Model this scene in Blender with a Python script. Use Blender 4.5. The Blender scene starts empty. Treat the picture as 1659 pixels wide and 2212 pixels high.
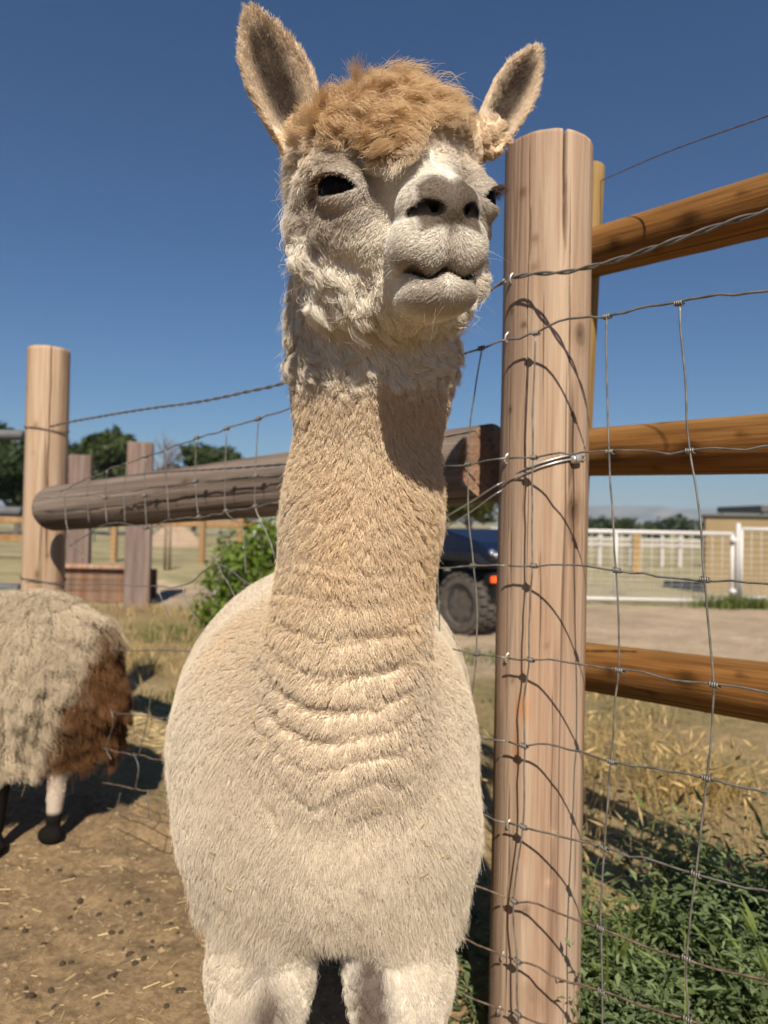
import bpy, bmesh, math, random
import numpy as np
from mathutils import Vector, Matrix, kdtree

RNG = np.random.default_rng(7)
random.seed(7)
scene = bpy.context.scene
COL = scene.collection
rad = math.radians

# ------------------------------------------------------------------ camera
CAM_H, PITCH, ROLL, FPX = 0.90, rad(0.70), rad(-1.15), 720.0
cam_data = bpy.data.cameras.new('camera')
cam = bpy.data.objects.new('camera', cam_data)
COL.objects.link(cam)
scene.camera = cam
cam_data.sensor_fit = 'VERTICAL'
cam_data.sensor_height = 24.0
cam_data.lens = FPX / 1024 * 24.0
cam_data.clip_start, cam_data.clip_end = 0.02, 20000
cam_data.dof.use_dof = True
cam_data.dof.focus_distance = 0.74
cam_data.dof.aperture_fstop = cam_data.lens / 4.4
cam.location = (0, 0, CAM_H)
cam.rotation_euler = (math.pi / 2 + PITCH, ROLL, 0)

# ------------------------------------------------------------------ light
SUN_EL, SUN_AZ = rad(43), rad(-4)         # sun stands behind the camera, a touch to its right
SUN_VEC = Vector((-math.sin(SUN_AZ) * math.cos(SUN_EL), -math.cos(SUN_AZ) * math.cos(SUN_EL), math.sin(SUN_EL)))
world = bpy.data.worlds.new('World')
scene.world = world
world.use_nodes = True
wn = world.node_tree.nodes
wl = world.node_tree.links
wn.clear()
wo = wn.new('ShaderNodeOutputWorld')
bg = wn.new('ShaderNodeBackground')
sky = wn.new('ShaderNodeTexSky')
sky.sky_type = 'NISHITA'
sky.sun_disc = False
sky.sun_elevation = SUN_EL
sky.sun_rotation = math.pi + SUN_AZ
sky.altitude = 500
sky.air_density = 1.2
sky.dust_density = 0.3
sky.ozone_density = 10.0
bg.inputs['Strength'].default_value = 0.051
wl.new(sky.outputs['Color'], bg.inputs['Color'])
wl.new(bg.outputs['Background'], wo.inputs['Surface'])
sun_data = bpy.data.lights.new('sun', 'SUN')
sun_data.energy = 5.0
sun_data.angle = rad(0.53)
sun_data.color = (1.0, 0.90, 0.76)
sun = bpy.data.objects.new('sun', sun_data)
COL.objects.link(sun)
sun.rotation_euler = SUN_VEC.to_track_quat('Z', 'Y').to_euler()
sun.location = SUN_VEC * 20

scene.render.engine = 'CYCLES'
vs = scene.view_settings
scene.display_settings.display_device = 'sRGB'
vs.view_transform = 'Standard'
vs.look = 'None'
vs.exposure = 0.42
vs.gamma = 1.0
vs.use_curve_mapping = False
cy = scene.cycles
cy.max_bounces = 6
cy.diffuse_bounces = 4
cy.glossy_bounces = 2
cy.transmission_bounces = 3
cy.transparent_max_bounces = 6
cy.volume_bounces = 0
cy.caustics_reflective = False
cy.caustics_refractive = False
cy.use_denoising = True
cy.sample_clamp_indirect = 4.0
try:
    scene.cycles_curves.shape = 'RIBBONS'
except Exception:
    pass

# ------------------------------------------------------------------ pixel helpers (photo shown 1659 px wide)
FD = FPX * 1659 / 768
def _rot():
    a, b = math.pi / 2 + PITCH, ROLL
    Rx = np.array([[1, 0, 0], [0, math.cos(a), -math.sin(a)], [0, math.sin(a), math.cos(a)]])
    Ry = np.array([[math.cos(b), 0, math.sin(b)], [0, 1, 0], [-math.sin(b), 0, math.cos(b)]])
    return Ry @ Rx
CROT = _rot()
def ray(u, v):
    return CROT @ np.array([(u - 829.5) / FD, -(v - 1106) / FD, -1.0])
def at(u, v, d):
    r = ray(u, v)
    return np.array([0, 0, CAM_H]) + r * (d / r[1])
def on_plane(u, v, A, B, off=0.0):
    """point of the upright plane through ground points A, B seen at (u, v)"""
    r = ray(u, v)
    ax, ay = A; bx, by = B
    nx, ny = -(by - ay), (bx - ax)
    ln = math.hypot(nx, ny)
    t = (nx * ax + ny * ay + off * ln) / (nx * r[0] + ny * r[1])
    return np.array([0, 0, CAM_H]) + r * t
def on_ground(u, v, z=0.0):
    r = ray(u, v)
    return np.array([0, 0, CAM_H]) + r * ((z - CAM_H) / r[2])

# ------------------------------------------------------------------ scene helpers
def tag(o, label=None, cat=None, group=None, kind=None):
    if label: o['label'] = label
    if cat: o['category'] = cat
    if group: o['group'] = group
    if kind: o['kind'] = kind
    return o
def empty(name, loc=(0, 0, 0), rz=0.0):
    o = bpy.data.objects.new(name, None)
    COL.objects.link(o)
    o.location = loc
    o.rotation_euler = (0, 0, rz)
    o.empty_display_size = 0.1
    return o
def link(name, me, parent=None, mat=None, world_space=False):
    o = bpy.data.objects.new(name, me)
    COL.objects.link(o)
    if mat is not None and len(me.materials) == 0:
        me.materials.append(mat)
    if parent is not None:
        o.parent = parent
        if world_space:
            l = parent.matrix_basis
            p = parent.parent
            while p is not None:
                l = p.matrix_basis @ l
                p = p.parent
            o.matrix_parent_inverse = l.inverted()
    return o
def mesh_np(name, V, F, smooth=True):
    """V (n,3); F (m,3|4) array or list of index lists"""
    me = bpy.data.meshes.new(name)
    V = np.asarray(V, dtype=np.float32)
    if isinstance(F, np.ndarray):
        k = F.shape[1]
        me.vertices.add(len(V)); me.vertices.foreach_set('co', V.ravel())
        me.loops.add(F.size); me.loops.foreach_set('vertex_index', F.ravel().astype(np.int32))
        me.polygons.add(len(F))
        me.polygons.foreach_set('loop_start', np.arange(0, F.size, k, dtype=np.int32))
        me.polygons.foreach_set('loop_total', np.full(len(F), k, dtype=np.int32))
        me.update(calc_edges=True)
        me.validate()
    else:
        me.from_pydata([tuple(v) for v in V], [], F)
        me.update()
    if smooth:
        me.polygons.foreach_set('use_smooth', np.ones(len(me.polygons), dtype=bool))
    return me
def set_col(me, C, name='col'):
    a = me.attributes.new(name, 'FLOAT_COLOR', 'POINT')
    C = np.asarray(C, dtype=np.float32)
    a.data.foreach_set('color', np.concatenate([C, np.ones((len(C), 1), np.float32)], 1).ravel())

class MB:
    """collects simple shapes into one mesh"""
    def __init__(self):
        self.V, self.F = [], []
    def add(self, V, F):
        o = len(self.V)
        self.V += [tuple(map(float, v)) for v in V]
        self.F += [[i + o for i in f] for f in F]
        return self
    def box(self, c, s, rz=0.0, R=None, bev=0.0):
        hx, hy, hz = s[0] / 2, s[1] / 2, s[2] / 2
        if bev > 0:
            b = bev
            V, F = [], []
            bm = bmesh.new()
            bmesh.ops.create_cube(bm, size=1)
            for v in bm.verts:
                v.co = Vector((v.co.x * s[0], v.co.y * s[1], v.co.z * s[2]))
            bmesh.ops.bevel(bm, geom=list(bm.edges), offset=b, segments=2, affect='EDGES', profile=0.6)
            bm.verts.index_update()
            V = [np.array(v.co) for v in bm.verts]
            F = [[v.index for v in f.verts] for f in bm.faces]
            bm.free()
        else:
            V = [np.array((x, y, z)) for x in (-hx, hx) for y in (-hy, hy) for z in (-hz, hz)]
            F = [[0, 1, 3, 2], [4, 6, 7, 5], [0, 4, 5, 1], [2, 3, 7, 6], [0, 2, 6, 4], [1, 5, 7, 3]]
        if R is None:
            ca, sa = math.cos(rz), math.sin(rz)
            R = np.array([[ca, -sa, 0], [sa, ca, 0], [0, 0, 1]])
        return self.add([R @ v + np.array(c) for v in V], F)
    def tube(self, pts, r, n=8, cap=True, phase=0.0):
        pts = np.asarray(pts, float)
        m = len(pts)
        rr = np.full(m, r) if np.isscalar(r) else np.asarray(r, float)
        T = np.gradient(pts, axis=0)
        T /= np.linalg.norm(T, axis=1)[:, None] + 1e-12
        up = np.array([0, 0, 1.0]) if abs(T[0][2]) < 0.9 else np.array([1.0, 0, 0])
        U = np.cross(T[0], up); U /= np.linalg.norm(U)
        V = []
        for i in range(m):
            U = U - T[i] * (U @ T[i]); U /= np.linalg.norm(U) + 1e-12
            W = np.cross(T[i], U)
            for k in range(n):
                a = 2 * math.pi * k / n + phase
                V.append(pts[i] + rr[i] * (math.cos(a) * U + math.sin(a) * W))
        F = [[i * n + k, i * n + (k + 1) % n, (i + 1) * n + (k + 1) % n, (i + 1) * n + k] for i in range(m - 1) for k in range(n)]
        if cap:
            F.append(list(range(n))[::-1]); F.append([(m - 1) * n + k for k in range(n)])
        return self.add(V, F)
    def lathe(self, prof, axis_o, axis, n=24):
        """prof: list of (r, h) along axis"""
        axis = np.array(axis, float); axis /= np.linalg.norm(axis)
        up = np.array([0, 0, 1.0]) if abs(axis[2]) < 0.9 else np.array([1.0, 0, 0])
        U = np.cross(axis, up); U /= np.linalg.norm(U); W = np.cross(axis, U)
        V = [np.array(axis_o) + axis * h + r * (math.cos(2 * math.pi * k / n) * U + math.sin(2 * math.pi * k / n) * W) for r, h in prof for k in range(n)]
        m = len(prof)
        F = [[i * n + k, i * n + (k + 1) % n, (i + 1) * n + (k + 1) % n, (i + 1) * n + k] for i in range(m - 1) for k in range(n)]
        F.append(list(range(n))[::-1]); F.append([(m - 1) * n + k for k in range(n)])
        return self.add(V, F)
    def build(self, name, mat, parent=None, smooth=False, world_space=False):
        me = mesh_np(name, self.V, self.F, smooth)
        return link(name, me, parent, mat, world_space)

def smooth_path(P, n=8):
    """catmull-rom through points"""
    P = np.asarray(P, float)
    Q = np.vstack([2 * P[0] - P[1], P, 2 * P[-1] - P[-2]])
    out = []
    for i in range(1, len(Q) - 2):
        p0, p1, p2, p3 = Q[i - 1], Q[i], Q[i + 1], Q[i + 2]
        for t in np.linspace(0, 1, n, endpoint=False):
            out.append(0.5 * (2 * p1 + (p2 - p0) * t + (2 * p0 - 5 * p1 + 4 * p2 - p3) * t * t + (3 * p1 - p0 - 3 * p2 + p3) * t ** 3))
    out.append(Q[-2])
    return np.array(out)

# ---- vectorised value noise
def _hash(ix, iy, iz, seed):
    h = (ix * 374761393 + iy * 668265263 + iz * 2147483647 + seed * 974711) & 0xffffffff
    h = ((h ^ (h >> 13)) * 1274126177) & 0xffffffff
    h = ((h ^ (h >> 16)) * 2246822519) & 0xffffffff
    return ((h ^ (h >> 15)) & 0xffffff) / float(0xffffff)
def vnoise(P, scale=1.0, seed=0):
    Q = np.asarray(P, float) * scale
    I = np.floor(Q).astype(np.int64)
    f = Q - I
    f = f * f * (3 - 2 * f)
    r = 0
    for dx in (0, 1):
        for dy in (0, 1):
            for dz in (0, 1):
                w = (f[:, 0] if dx else 1 - f[:, 0]) * (f[:, 1] if dy else 1 - f[:, 1]) * (f[:, 2] if dz else 1 - f[:, 2])
                r = r + w * _hash(I[:, 0] + dx, I[:, 1] + dy, I[:, 2] + dz, seed)
    return r * 2 - 1
def fbm(P, scale, octv=3, seed=0):
    a, r = 1.0, 0
    for o in range(octv):
        r = r + a * vnoise(P, scale * 2 ** o, seed + o * 17)
        a *= 0.5
    return r
def sstep(a, b, x):
    t = np.clip((x - a) / (b - a), 0, 1)
    return t * t * (3 - 2 * t)
def nrm(v):
    v = np.asarray(v, float)
    return v / (np.linalg.norm(v, axis=-1, keepdims=True) + 1e-12)
def mix3(a, b, t):
    return a * (1 - t[:, None]) + np.asarray(b)[None, :] * t[:, None] if np.ndim(b) == 1 else a * (1 - t[:, None]) + b * t[:, None]

# ------------------------------------------------------------------ material helper
class NT:
    def __init__(self, name, rough=0.8, spec=0.3):
        self.m = bpy.data.materials.new(name)
        self.m.use_nodes = True
        self.t = self.m.node_tree
        self.n = self.t.nodes
        self.b = self.n['Principled BSDF']
        self.b.inputs['Roughness'].default_value = rough
        self.b.inputs['Specular IOR Level'].default_value = spec
        self.out = self.n['Material Output']
    def new(self, typ, **kw):
        x = self.n.new(typ)
        for k, v in kw.items():
            if hasattr(x, k): setattr(x, k, v)
        return x
    def l(self, a, b): self.t.links.new(a, b)
    def coord(self, kind='Object', scale=(1, 1, 1), rot=(0, 0, 0), loc=(0, 0, 0)):
        tc = self.new('ShaderNodeTexCoord'); mp = self.new('ShaderNodeMapping')
        mp.inputs['Scale'].default_value = scale; mp.inputs['Rotation'].default_value = rot; mp.inputs['Location'].default_value = loc
        self.l(tc.outputs[kind], mp.inputs['Vector'])
        return mp.outputs['Vector']
    def noise(self, vec, scale, detail=4, rough=0.55, dist=0.0):
        x = self.new('ShaderNodeTexNoise')
        x.inputs['Scale'].default_value = scale; x.inputs['Detail'].default_value = detail
        x.inputs['Roughness'].default_value = rough; x.inputs['Distortion'].default_value = dist
        if vec is not None: self.l(vec, x.inputs['Vector'])
        return x.outputs['Fac']
    def ramp(self, fac, stops):
        x = self.new('ShaderNodeValToRGB')
        e = x.color_ramp.elements
        while len(e) > 1: e.remove(e[-1])
        e[0].position = stops[0][0]; e[0].color = (*stops[0][1], 1)
        for p, c in stops[1:]:
            k = e.new(p); k.color = (*c, 1)
        self.l(fac, x.inputs['Fac'])
        return x.outputs['Color']
    def fr(self, fac, a, b):
        """map fac from [a,b] to [0,1]"""
        x = self.new('ShaderNodeMapRange')
        x.inputs['From Min'].default_value = a; x.inputs['From Max'].default_value = b
        self.l(fac, x.inputs['Value'])
        return x.outputs['Result']
    def mix(self, fac, a, b, mode='MIX'):
        x = self.new('ShaderNodeMix', data_type='RGBA', blend_type=mode)
        for i, s in ((6, a), (7, b)):
            if isinstance(s, (tuple, list)): x.inputs[i].default_value = (*s[:3], 1)
            else: self.l(s, x.inputs[i])
        if isinstance(fac, (int, float)): x.inputs[0].default_value = fac
        else: self.l(fac, x.inputs[0])
        return x.outputs[2]
    def math(self, op, a, b=None):
        x = self.new('ShaderNodeMath', operation=op)
        for i, s in enumerate((a, b)):
            if s is None: continue
            if isinstance(s, (int, float)): x.inputs[i].default_value = s
            else: self.l(s, x.inputs[i])
        return x.outputs[0]
    def attr(self, name='col', out='Color'):
        x = self.new('ShaderNodeAttribute'); x.attribute_name = name
        return x.outputs[out]
    def bump(self, h, strength=0.3, dist=0.01):
        x = self.new('ShaderNodeBump')
        x.inputs['Strength'].default_value = strength; x.inputs['Distance'].default_value = dist
        self.l(h, x.inputs['Height']); self.l(x.outputs['Normal'], self.b.inputs['Normal'])
    def color(self, c):
        if isinstance(c, (tuple, list)): self.b.inputs['Base Color'].default_value = (*c[:3], 1)
        else: self.l(c, self.b.inputs['Base Color'])
        return self
def plain(name, col, rough=0.6, metal=0.0, spec=0.4, var=0.12, scale=30):
    t = NT(name, rough, spec)
    t.b.inputs['Metallic'].default_value = metal
    v = t.noise(t.coord('Object'), scale, 4)
    lo = tuple(c * (1 - var) for c in col); hi = tuple(min(1, c * (1 + var)) for c in col)
    t.color(t.ramp(v, [(0.3, lo), (0.7, hi)]))
    return t.m
# ================================================================== ground
def ground_z(x, y):
    x = np.asarray(x, float); y = np.asarray(y, float)
    s = sstep(-0.12, 0.08, x / np.maximum(y, 0.5))
    far = np.where(y > 0, np.clip(y - 2.2, 0, 15), 0)
    return -0.04 * far * s
def fence_y(x):
    """ground line of the woven wire fence, as y over x"""
    return np.where(x < 0.21, 1.13 + (0.21 - x) * (2.42 - 1.13) / (1.14 + 0.21), 1.13 - (x - 0.21) * 0.905)
def ground_cover(P):
    """0 pen dirt, 1 dry grass soil, 2 gravel road, 3 pasture -> weights (n,4)"""
    x, y = P[:, 0], P[:, 1]
    n = fbm(P, 0.9, 3, 2); n5 = fbm(P, 3.0, 2, 8)
    out = sstep(0.0, 0.5, y - fence_y(x) - 0.25 + 0.25 * n5) * (y > 0)
    right = sstep(-0.12, 0.06, x / np.maximum(y, 0.5))
    r0 = 6.9 * (1 - right) + 4.9 * right + 0.35 * n
    r1 = 9.6 * (1 - right) + 11.4 * right + 0.5 * n
    road = sstep(-0.3, 0.3, y - r0) * (1 - sstep(-0.3, 0.4, y - r1))
    past = sstep(-0.3, 0.4, y - r1)
    g = out * (1 - road) * (1 - past)
    return np.stack([1 - out, g, out * road, out * past], 1)
ang = np.concatenate([np.linspace(rad(-52), rad(52), 430), np.linspace(rad(52), rad(308), 60)[1:-1]])
rr = np.concatenate([[0.05, 0.3, 0.6], np.geomspace(0.8, 40, 520), np.geomspace(44, 8000, 26)])
A_, R_ = np.meshgrid(ang, rr, indexing='ij')
gx = (R_ * np.sin(A_)).ravel(); gy = (R_ * np.cos(A_)).ravel()
G0 = np.stack([gx, gy, np.zeros_like(gx)], 1)
near = 1 - sstep(6, 25, np.hypot(gx, gy))
gz = ground_z(gx, gy) + near * (0.010 * fbm(G0, 2.2, 3, 4) + 0.007 * fbm(G0, 11, 3, 6))
# hoof scuffs in the pen
gz -= near * (0.016 * sstep(0.35, 0.75, vnoise(G0, 5.5, 77)) + 0.010 * sstep(0.3, 0.7, vnoise(G0, 15, 78))) * ground_cover(G0)[:, 0]
W4 = ground_cover(G0)
na, nr = A_.shape
i, j = np.meshgrid(np.arange(na), np.arange(nr - 1), indexing='ij')
i2 = (i + 1) % na
F = np.stack([i * nr + j, i * nr + j + 1, i2 * nr + j + 1, i2 * nr + j], -1).reshape(-1, 4)
gme = mesh_np('ground', np.stack([gx, gy, gz], 1), F[:, ::-1].copy())
cols = [np.array([0.30, 0.215, 0.124]), np.array([0.33, 0.25, 0.135]), np.array([0.46, 0.365, 0.262]), np.array([0.37, 0.33, 0.19])]
gc = sum(W4[:, k:k + 1] * cols[k] for k in range(4))
tone = 1 + 0.16 * fbm(G0, 1.7, 3, 21) + 0.10 * fbm(G0, 9, 2, 22)
gc = np.clip(gc * tone[:, None] * 0.91, 0.02, 0.9)
gf = sstep(0.15, 0.6, fbm(G0, 1.1, 3, 33)) * (W4[:, 1] * 0.55 + W4[:, 3] * 0.35)
gc = mix3(gc, np.array([0.115, 0.135, 0.05]), gf * 0.6)
set_col(gme, gc)
t = NT('dirt_gravel_and_pasture', 0.95, 0.1)
v = t.coord('Object')
c = t.attr('col')
n1 = t.noise(v, 55, 6, 0.7); n2 = t.noise(v, 210, 4, 0.65); n3 = t.noise(v, 14, 5, 0.6)
m1 = t.mix(t.fr(n1, 0.35, 0.7), (0.62, 0.60, 0.58), (1.30, 1.27, 1.22))
c = t.mix(1.0, c, m1, 'MULTIPLY')
c = t.mix(t.math('MULTIPLY', t.fr(n2, 0.62, 0.74), 0.55), c, (0.52, 0.42, 0.27))
c = t.mix(t.math('MULTIPLY', t.fr(n3, 0.58, 0.72), 0.45), c, (0.13, 0.088, 0.05))
t.color(c)
hh = t.math('ADD', t.math('MULTIPLY', n1, 0.6), t.math('MULTIPLY', n2, 0.35))
t.bump(hh, 0.65, 0.02)
ground = link('ground', gme, None, t.m)
tag(ground, kind='structure')

# ================================================================== far mountains
xs = np.linspace(-2800, 2800, 260); ys = np.linspace(2100, 3400, 40)
X, Y = np.meshgrid(xs, ys, indexing='ij')
MP = np.stack([X.ravel(), Y.ravel(), np.zeros(X.size)], 1)
prof = np.sin(np.clip((MP[:, 1] - 2100) / 1300, 0, 1) * math.pi) ** 0.8
hgt = prof * (27 + 24 * fbm(MP, 1 / 450, 5, 51)) + prof * 12 * np.abs(fbm(MP, 1 / 120, 4, 61))
hgt *= 1 + 0.75 * np.exp(-((MP[:, 0] - 980) / 350) ** 2)
MP[:, 2] = np.clip(hgt, -3, 72) - 2.0
nx_, ny_ = len(xs), len(ys)
i, j = np.meshgrid(np.arange(nx_ - 1), np.arange(ny_ - 1), indexing='ij')
F = np.stack([i * ny_ + j, (i + 1) * ny_ + j, (i + 1) * ny_ + j + 1, i * ny_ + j + 1], -1).reshape(-1, 4)
t = NT('dry_hillside', 0.95, 0.1)
t.color(t.ramp(t.noise(t.coord('Object'), 0.012, 6), [(0.35, (0.10, 0.105, 0.06)), (0.65, (0.24, 0.20, 0.13))]))
tag(link('mountains', mesh_np('mountains', MP, F), None, t.m), kind='structure')
# ================================================================== wood
def wood_mat(name, cols, ring=0.0, streak=1.0, rough=0.92):
    """grain runs along the log's own z"""
    t = NT(name, rough, 0.12)
    a = t.attr('col')
    v1 = t.coord('Object', (9, 9, 0.55)); v2 = t.coord('Object', (55, 55, 1.6)); v3 = t.coord('Object', (150, 150, 5))
    n1 = t.noise(v1, 1.0, 3, 0.5, 1.6); n2 = t.noise(v2, 1.0, 4, 0.6, 1.8); n3 = t.noise(v3, 1.0, 3, 0.6)
    f = t.math('ADD', t.math('MULTIPLY', n1, 0.55), t.math('ADD', t.math('MULTIPLY', n2, 0.28 * streak), t.math('MULTIPLY', n3, 0.20 * streak)))
    c = t.ramp(f, [(0.36, cols[0]), (0.475, cols[1]), (0.62, cols[2])])
    # patches bleached grey, patches still reddish
    n5 = t.noise(t.coord('Object', (7, 7, 0.9), loc=(1, 5, 2)), 1.0, 3, 0.5)
    c = t.mix(t.math('MULTIPLY', t.fr(n5, 0.40, 0.68), 0.45), c, t.mix(1.0, c, (0.86, 1.0, 1.14), 'MULTIPLY'))
    c = t.mix(t.math('MULTIPLY', t.fr(n5, 0.50, 0.36), 0.5), c, t.mix(1.0, c, (0.98, 0.78, 0.62), 'MULTIPLY'))
    # fine dark checks
    n4 = t.noise(t.coord('Object', (80, 80, 1.0), loc=(3, 1, 0)), 1.0, 2, 0.5, 1.0)
    c = t.mix(t.math('MULTIPLY', t.fr(n4, 0.66, 0.72), 0.7), c, tuple(x * 0.35 for x in cols[0]))
    c = t.mix(1.0, c, a, 'MULTIPLY')
    t.color(c)
    t.bump(t.math('SUBTRACT', t.math('ADD', n2, t.math('MULTIPLY', n3, 0.5)), t.math('MULTIPLY', t.fr(n4, 0.66, 0.72), 0.8)), 0.6, 0.004)
    return t.m
W_POST = wood_mat('weathered_pinkish_pine', [(0.225, 0.130, 0.082), (0.355, 0.232, 0.155), (0.48, 0.348, 0.245)])
W_POST2 = wood_mat('pale_weathered_pine', [(0.27, 0.160, 0.094), (0.41, 0.272, 0.172), (0.54, 0.385, 0.265)])
W_GREY = wood_mat('grey_brown_old_log', [(0.082, 0.058, 0.043), (0.165, 0.122, 0.094), (0.26, 0.20, 0.158)])
W_ORANGE = wood_mat('orange_treated_log', [(0.062, 0.028, 0.010), (0.185, 0.088, 0.026), (0.33, 0.175, 0.058)])
W_YELLOW = wood_mat('yellow_treated_post', [(0.17, 0.10, 0.035), (0.28, 0.175, 0.065), (0.38, 0.25, 0.11)])
W_TIE = wood_mat('dark_railway_tie', [(0.115, 0.075, 0.058), (0.185, 0.125, 0.10), (0.27, 0.205, 0.175)])
W_PLANK = wood_mat('red_brown_plank', [(0.11, 0.065, 0.043), (0.175, 0.105, 0.07), (0.25, 0.16, 0.11)])
W_FAR = wood_mat('orange_fence_timber', [(0.24, 0.13, 0.05), (0.34, 0.19, 0.08), (0.42, 0.26, 0.12)])

def log_mesh(name, L, r0, r1, seed, na=72, nz=120, cracks=(), knots=(), wob=0.006, dome=0.008, stains=()):
    """round log along +z; crack: (theta, z0, z1, half width m, depth m); knot: (theta, z, size, darkness); theta 0 faces -y, grows to +x"""
    th = np.linspace(0, 2 * math.pi, na, endpoint=False)
    if cracks:                                    # crowd columns at each crack
        ex = []
        for c in cracks:
            w = c[3] / r0
            ex += [c[0] - 2.2 * w, c[0] - w, c[0] - 0.35 * w, c[0], c[0] + 0.35 * w, c[0] + w, c[0] + 2.2 * w]
        th = np.unique(np.round(np.mod(np.concatenate([th, ex]), 2 * math.pi), 5))
    na = len(th)
    zz = np.linspace(0, L, nz)
    T, Z = np.meshgrid(th, zz, indexing='xy')
    T, Z = T.ravel(), Z.ravel()
    base = np.stack([np.sin(T), -np.cos(T), Z], 1)
    R = r0 + (r1 - r0) * Z / L
    s = np.array([seed * 3.1, seed * 1.7, 0])
    R = R * (1 + wob * 4 * fbm(base * [1, 1, 1.2] + s, 0.9, 2, seed) * 0.35 + wob * fbm(base * [3, 3, 2.0] + s, 1.6, 2, seed + 3))
    C = np.ones((len(T), 3))
    tz = vnoise(base * [6, 6, 1.2] + s, 1.0, seed + 5)
    C *= (1 + 0.10 * tz)[:, None]
    for (t0, z0, z1, hw, dp) in cracks:
        tt = t0 + 0.035 * np.sin(Z * 7 + seed) * 0.5 + 0.010 * np.sin(Z * 31)
        d = np.abs(np.mod(T - tt + math.pi, 2 * math.pi) - math.pi) * R
        fade = sstep(z0, z0 + 0.12, Z) * (1 - sstep(z1 - 0.02, z1 + 0.02, Z)) if z1 < L else sstep(z0, z0 + 0.15, Z)
        w = hw * (0.35 + 0.65 * fade)
        k = np.clip(1 - d / w, 0, 1) * fade
        R = R - dp * k
        C *= (1 - 0.55 * np.clip(k * 1.5, 0, 1))[:, None]
    for (t0, z0, sz, dk) in knots:
        dx = (np.mod(T - t0 + math.pi, 2 * math.pi) - math.pi) * r0; dz = (Z - z0) * 0.72
        d = np.hypot(dx, dz) / sz
        ringw = 0.5 + 0.5 * np.cos(d * 9.0)
        C *= (1 - dk * np.exp(-d * d * 1.6) - 0.25 * dk * ringw * np.exp(-d * d * 0.35))[:, None] * (1 + np.exp(-d * d * 0.8)[:, None] * np.array([[0.05, 0.0, -0.05]]))
        R = R + 0.06 * sz * np.exp(-d * d * 0.7) - 0.10 * sz * np.exp(-d * d * 5)
    for (t0, z0, st, sz, col) in stains:
        dx = (np.mod(T - t0 + math.pi, 2 * math.pi) - math.pi) * r0 / st; dz = (Z - z0) / sz
        e = np.exp(-(dx * dx + dz * dz)) * np.clip(0.7 + 0.5 * vnoise(base * [14, 14, 20], 1.0, 3), 0, 1)
        C = C * (1 - e[:, None]) + C * np.array(col) * e[:, None]
    V = np.stack([R * np.sin(T), -R * np.cos(T), Z], 1)
    F = []
    for i in range(nz - 1):
        for k in range(na):
            F.append([i * na + k, i * na + (k + 1) % na, (i + 1) * na + (k + 1) % na, (i + 1) * na + k])
    F = np.array(F)
    # rounded, slightly crowned ends
    def cap(ring, zc, sgn):
        nonlocal V, C, F
        prev = np.arange(na) + ring * na
        for fr, dz in ((0.955, 0.55), (0.80, 0.85), (0.45, 1.0)):
            P = V[np.arange(na) + ring * na].copy()
            P[:, :2] *= fr; P[:, 2] = zc + sgn * dome * dz + 0.002 * vnoise(P * 40, 1, seed)
            o = len(V); V = np.vstack([V, P]); C = np.vstack([C, C[np.arange(na) + ring * na] * 0.9])
            cur = np.arange(na) + o
            q = np.stack([prev, np.roll(prev, -1), np.roll(cur, -1), cur], 1)
            F = np.vstack([F, q if sgn > 0 else q[:, ::-1]])
            prev = cur
        o = len(V); V = np.vstack([V, [[0, 0, zc + sgn * dome]]]); C = np.vstack([C, [[0.85, 0.85, 0.85]]])
        q = np.stack([prev, np.roll(prev, -1), np.full(na, o), np.full(na, o)], 1)
        F = np.vstack([F, q if sgn > 0 else q[:, ::-1]])
        return
    cap(nz - 1, L, 1)
    cap(0, 0.0, -1)
    me = bpy.data.meshes.new(name)
    me.from_pydata(V.tolist(), [], [list(dict.fromkeys(f)) for f in F.tolist()])
    me.update()
    me.polygons.foreach_set('use_smooth', np.ones(len(me.polygons), dtype=bool))
    set_col(me, np.clip(C, 0, 1.4))
    return me
def place_log(name, me, A, B, mat, parent=None, roll=0.0):
    """log mesh's z runs from A to B"""
    A = Vector(A); B = Vector(B)
    o = link(name, me, None, mat)
    q = (B - A).to_track_quat('Z', 'Y')
    M = Matrix.Translation(A) @ q.to_matrix().to_4x4() @ Matrix.Rotation(roll, 4, 'Z')
    if parent is not None:
        o.parent = parent
        M = parent.matrix_basis.inverted() @ M
    o.matrix_basis = M
    return o

# ---- the tall post in front
PX, PY, PRR = 0.265, 1.205, 0.073
def pth(u, v):
    """angle and height on the tall post seen at photo pixel (u, v)"""
    r = ray(u, v); o = np.array([0 - PX, 0 - PY])
    dx, dy = r[0], r[1]
    a = dx * dx + dy * dy; b = 2 * (o[0] * dx + o[1] * dy); c = o @ o - PRR ** 2
    disc = max(0.0, b * b - 4 * a * c)
    t = (-b - math.sqrt(disc)) / (2 * a)
    p = np.array([0, 0, CAM_H]) + r * t
    return math.atan2(p[0] - PX, -(p[1] - PY)), p[2], p
kn = []
for (u, v, sz, dk) in [(1130, 415, 0.006, 0.5), (1156, 515, 0.005, 0.4), (1156, 577, 0.006, 0.35), (1255, 722, 0.013, 0.55), (1238, 1100, 0.012, 0.45), (1250, 1120, 0.03, 0.18),
                       (1106, 673, 0.004, 0.6), (1132, 702, 0.004, 0.65), (1102, 886, 0.004, 0.7), (1205, 985, 0.004, 0.3), (1135, 1965, 0.007, 0.45), (1108, 1470, 0.004, 0.4), (1180, 1395, 0.003, 0.3), (1150, 2160, 0.02, 0.25), (1195, 1800, 0.004, -0.4), (1185, 1905, 0.004, -0.4)]:
    a, z, _ = pth(u, v); kn.append((a, z, sz, dk))
cr = []
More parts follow.
